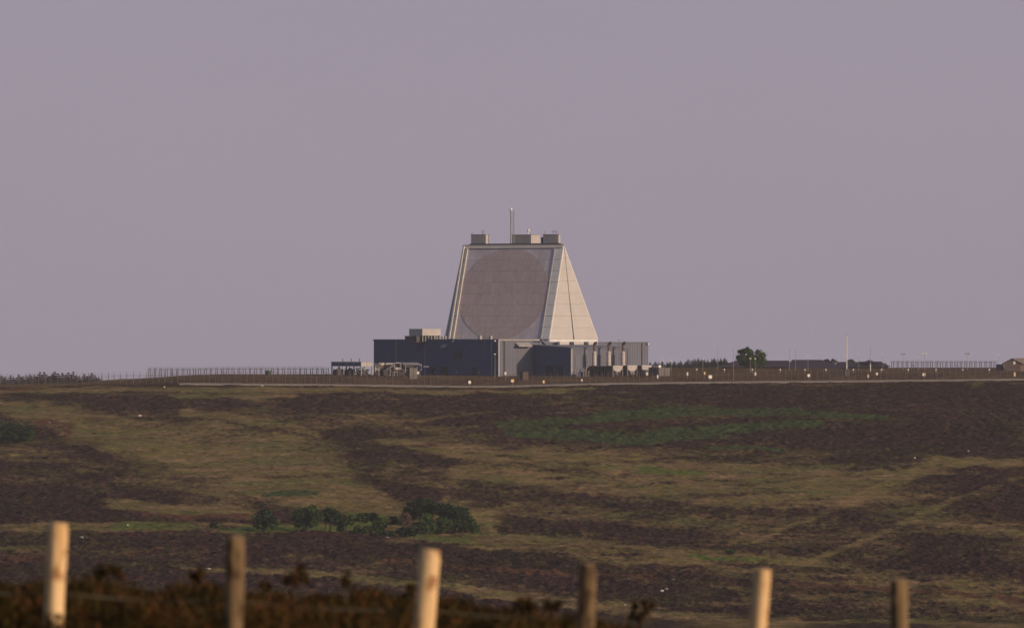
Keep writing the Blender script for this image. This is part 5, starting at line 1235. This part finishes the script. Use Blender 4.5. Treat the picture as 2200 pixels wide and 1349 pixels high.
for Yh_ in np.concatenate([[28.3, 28.7], np.arange(29.4, 45.0, 0.42)]):
    for px in np.arange(-120, 2330, 62.0 * 33 / Yh_):
        px_ = px + rng.uniform(-30, 30); Yq = Yh_ + rng.uniform(-.2, .2); x = px2x(px_, Yq); g = gzf(x, Yq)
        zt = row2z(np.interp(px_, tx, ty) + rng.uniform(4, 34) + (rng.uniform(15, 80) if Yh_ < 29 else 0), Yq); h = zt - g
        if h < 0.06: continue
        h = min(h, 0.62) * rng.uniform(0.82, 1.0); V, T = CL[rng.integers(5)]
        an = rng.uniform(0, 6.28); ca, sa = math.cos(an), math.sin(an); wd = rng.uniform(0.30, 0.46)
        v = V.reshape(-1, 3); v = np.stack([(v[:, 0] * ca - v[:, 1] * sa) * wd, (v[:, 0] * sa + v[:, 1] * ca) * wd, v[:, 2] * h], 1) + np.array([x, Yq, g])
        VV.append(v); TT.append(np.clip(T.reshape(-1) + rng.normal(0, 0.22), 0, 1))
VV = np.concatenate(VV); TT = np.concatenate(TT)
hm = mesh_np('heather', VV, np.arange(len(VV)).reshape(-1, 3), {'tone': TT}); hm.materials.append(M['heather'])
ho = bpy.data.objects.new('heather', hm); COL.objects.link(ho); tag(ho, 'dark brown and olive heather bank in front, out of focus', 'heather', kind='stuff')

# taller dead tufts that stand out of the heather
def tuft(px, row, w, h, label, heads, seed):
    Y = 37.0; x = px2x(px, Y); g = gzf(x, Y); k = Y / F; rg = np.random.default_rng(seed)
    t = thing('dead_tuft', (x, Y, g), label, 'plant', 'dead tufts above the heather')
    mb = MB()
    for (dx, r_, rad) in heads:
        tip = Vector((dx * k, rg.uniform(-.05, .05), row2z(r_, Y) - g)); b = Vector((dx * k * 0.4, 0, 0)); mid = b.lerp(tip, 0.6) + Vector((dx * k * 0.15, 0, 0.02))
        mb.tube(b, mid, 0.008, 0.006, n=4); mb.tube(mid, tip, 0.006, 0.004, n=4)
        m = int(34 * (rad / 8) ** 1.5) + 10
        C = rg.normal(size=(m, 3)) * rad * k * np.array([0.5, 0.5, 0.6]) + np.array(tip)
        me = leaf_mesh('seed_head', C, 0.02, seed + int(r_), tones=rg.uniform(0.3, 1.0, m)); me.materials.append(M['heather'])
        o = bpy.data.objects.new('seed_head', me); COL.objects.link(o); o.parent = t; o['kind'] = 'stuff'
    for q in range(len(mb.v)): mb.v[q] = mb.v[q] + t.location
    obj('stem', mb, M['bark'], t)
tuft(638, 1250, 50, 40, 'widest dead tuft with several drooping heads, left of the third post', [(-22, 1246, 11), (-8, 1236, 9), (8, 1222, 13), (18, 1240, 9), (-2, 1250, 10), (22, 1252, 6)], 1)
tuft(745, 1250, 14, 20, 'single headed dead tuft close left of the third post', [(0, 1243, 11), (-3, 1252, 8)], 2)
tuft(570, 1252, 20, 20, 'low dead tuft just right of the second post', [(-6, 1257, 9), (6, 1262, 9)], 3)
tuft(1378, 1320, 50, 40, 'tall dead tuft standing right of the fourth post', [(-20, 1322, 10), (-15, 1300, 9), (6, 1296, 9), (14, 1310, 9), (24, 1299, 8), (2, 1320, 9), (-6, 1330, 11)], 4)
tuft(1187, 1300, 30, 20, 'low dark tuft between the third and fourth posts', [(-10, 1298, 11), (6, 1302, 9), (16, 1296, 8)], 5)
tuft(1130, 1296, 40, 20, 'bushy dark tuft right of the third post', [(-12, 1296, 13), (6, 1296, 14), (14, 1304, 10)], 6)
tuft(890, 1262, 30, 20, 'dark tuft showing beside the left edge of the third post', [(-8, 1262, 12), (4, 1270, 10)], 7)
tuft(425, 1240, 30, 20, 'dark tuft left of the second post', [(-8, 1236, 11), (8, 1232, 11), (0, 1242, 12)], 8)
tuft(232, 1228, 40, 20, 'bushy dark tuft between the first and second posts', [(-26, 1230, 13), (-8, 1226, 13), (12, 1226, 13), (26, 1234, 11)], 9)

# the post fence
YF = 29.0
pf = thing('post_fence', (px2x(1000, YF), YF, gzf(0, YF)), 'row of six round wooden fence posts with pale tape, out of focus in front', 'fence')
PS = [(127, 1125, 114, 42, 'wood_pale', 'pale yellow post at the left, leaning right'), (507, 1153, 503, 40, 'wood_grey', 'grey brown post, second from the left'),
      (924, 1182, 911, 45, 'wood_pale', 'pale orange post in the middle, leaning right'), (1262, 1212, 1258, 38, 'wood_grey', 'dark weathered post, fourth from the left'),
      (1639, 1224, 1628, 37, 'wood_pale', 'pale pinkish post with brown knots, fifth from the left'), (1931, 1247, 1932, 38, 'wood_grey', 'dark weathered post at the right')]
ring_pts = []
for i, (pt, rt, pb, wd, mt, lab) in enumerate(PS):
    rad = wd * YF / F / 2; top = P(pt, rt, YF); low = P(pb, 1349, YF); d = (low - top); gx = low + d * 1.2
    s = (top.z - (gzf(low.x, YF) - 0.3)) / (top.z - low.z); bot = top + d * s
    rg = random.Random(40 + i); mb = MB(); n, m = 26, 20; vs = []
    ax = (top - bot).normalized(); U = ax.orthogonal().normalized(); V = ax.cross(U)
    for k in range(n + 1):
        f = k / n; c = bot.lerp(top, f) + Vector((math.sin(f * 5 + i) * 0.0025, 0, 0)); rk = rad * (1.05 - 0.05 * f) * (1 + 0.015 * math.sin(f * 23 + i * 2))
        if k == n: c = c + ax * 0.004; rk *= 0.90
        for j in range(m):
            a = 2 * math.pi * j / m; q = rk * (1 + 0.03 * math.sin(3 * a + f * 4 + i) + 0.012 * rg.uniform(-1, 1)); vs.append(c + (U * math.cos(a) + V * math.sin(a)) * q)
    fs = [(k * m + j, k * m + (j + 1) % m, (k + 1) * m + (j + 1) % m, (k + 1) * m + j) for k in range(n) for j in range(m)]
    mb.add(vs, fs); po = obj('post', mb, M[mt], pf, smooth=True, label=lab)
    mb = MB(); mb.add(vs[n * m:] + [top + ax * 0.008], [(j, (j + 1) % m, m) for j in range(m)]); obj('cut_end', mb, M['wood_end'], po)
    rw = 1267 + pt * 0.0463; wz = low.lerp(top, (1349 - rw) / (1349 - rt)); ring_pts.append(wz + Vector((0, rad + 0.012, 0)))
tape = MB(); ring_pts = [P(-140, 1261, YF) + Vector((0, .06, 0))] + ring_pts + [P(2340, 1372, YF) + Vector((0, .06, 0))]
for a, b in zip(ring_pts[:-1], ring_pts[1:]):
    n = 14; prev = None
    for k in range(n + 1):
        f = k / n; c = a.lerp(b, f) - ZU * 0.02 * math.sin(math.pi * f); tw = 0.5 + 0.5 * math.sin(f * 9 + a.x * 3)
        hv = Vector((0, 0.006 * (1 - tw), 0.0055 * (0.12 + 0.88 * tw)))
        cur = (c - hv, c + hv)
        if prev: tape.add([prev[0], cur[0], cur[1], prev[1], prev[0] + Vector((0, .001, 0)), cur[0] + Vector((0, .001, 0)), cur[1] + Vector((0, .001, 0)), prev[1] + Vector((0, .001, 0))], [(0, 1, 2, 3), (7, 6, 5, 4), (0, 4, 5, 1), (2, 6, 7, 3)])
        prev = cur
M['tape'] = pmat('pale_fence_tape', (0.075, 0.07, 0.05), 0.35, 3.0)
obj('fence_tape', tape, M['tape'], pf)

# ------------------------------------------------------------------ haze: a box of even pale air round camera and scene
hz = MB(); hz.abox((-5100, 5100), (-5100, 5100), (-90, 60))
ha = obj('haze', hz, None, kind='stuff')
hmtl = bpy.data.materials.new('haze'); hmtl.use_nodes = True; hn = hmtl.node_tree; hn.nodes.clear()
pv = hn.nodes.new('ShaderNodeVolumePrincipled'); pv.inputs['Density'].default_value = 6.5e-5; pv.inputs['Color'].default_value = (0.84, 0.88, 1.0, 1); pv.inputs['Anisotropy'].default_value = 0.0
hout = hn.nodes.new('ShaderNodeOutputMaterial'); hn.links.new(pv.outputs[0], hout.inputs['Volume']); ha.data.materials.append(hmtl)
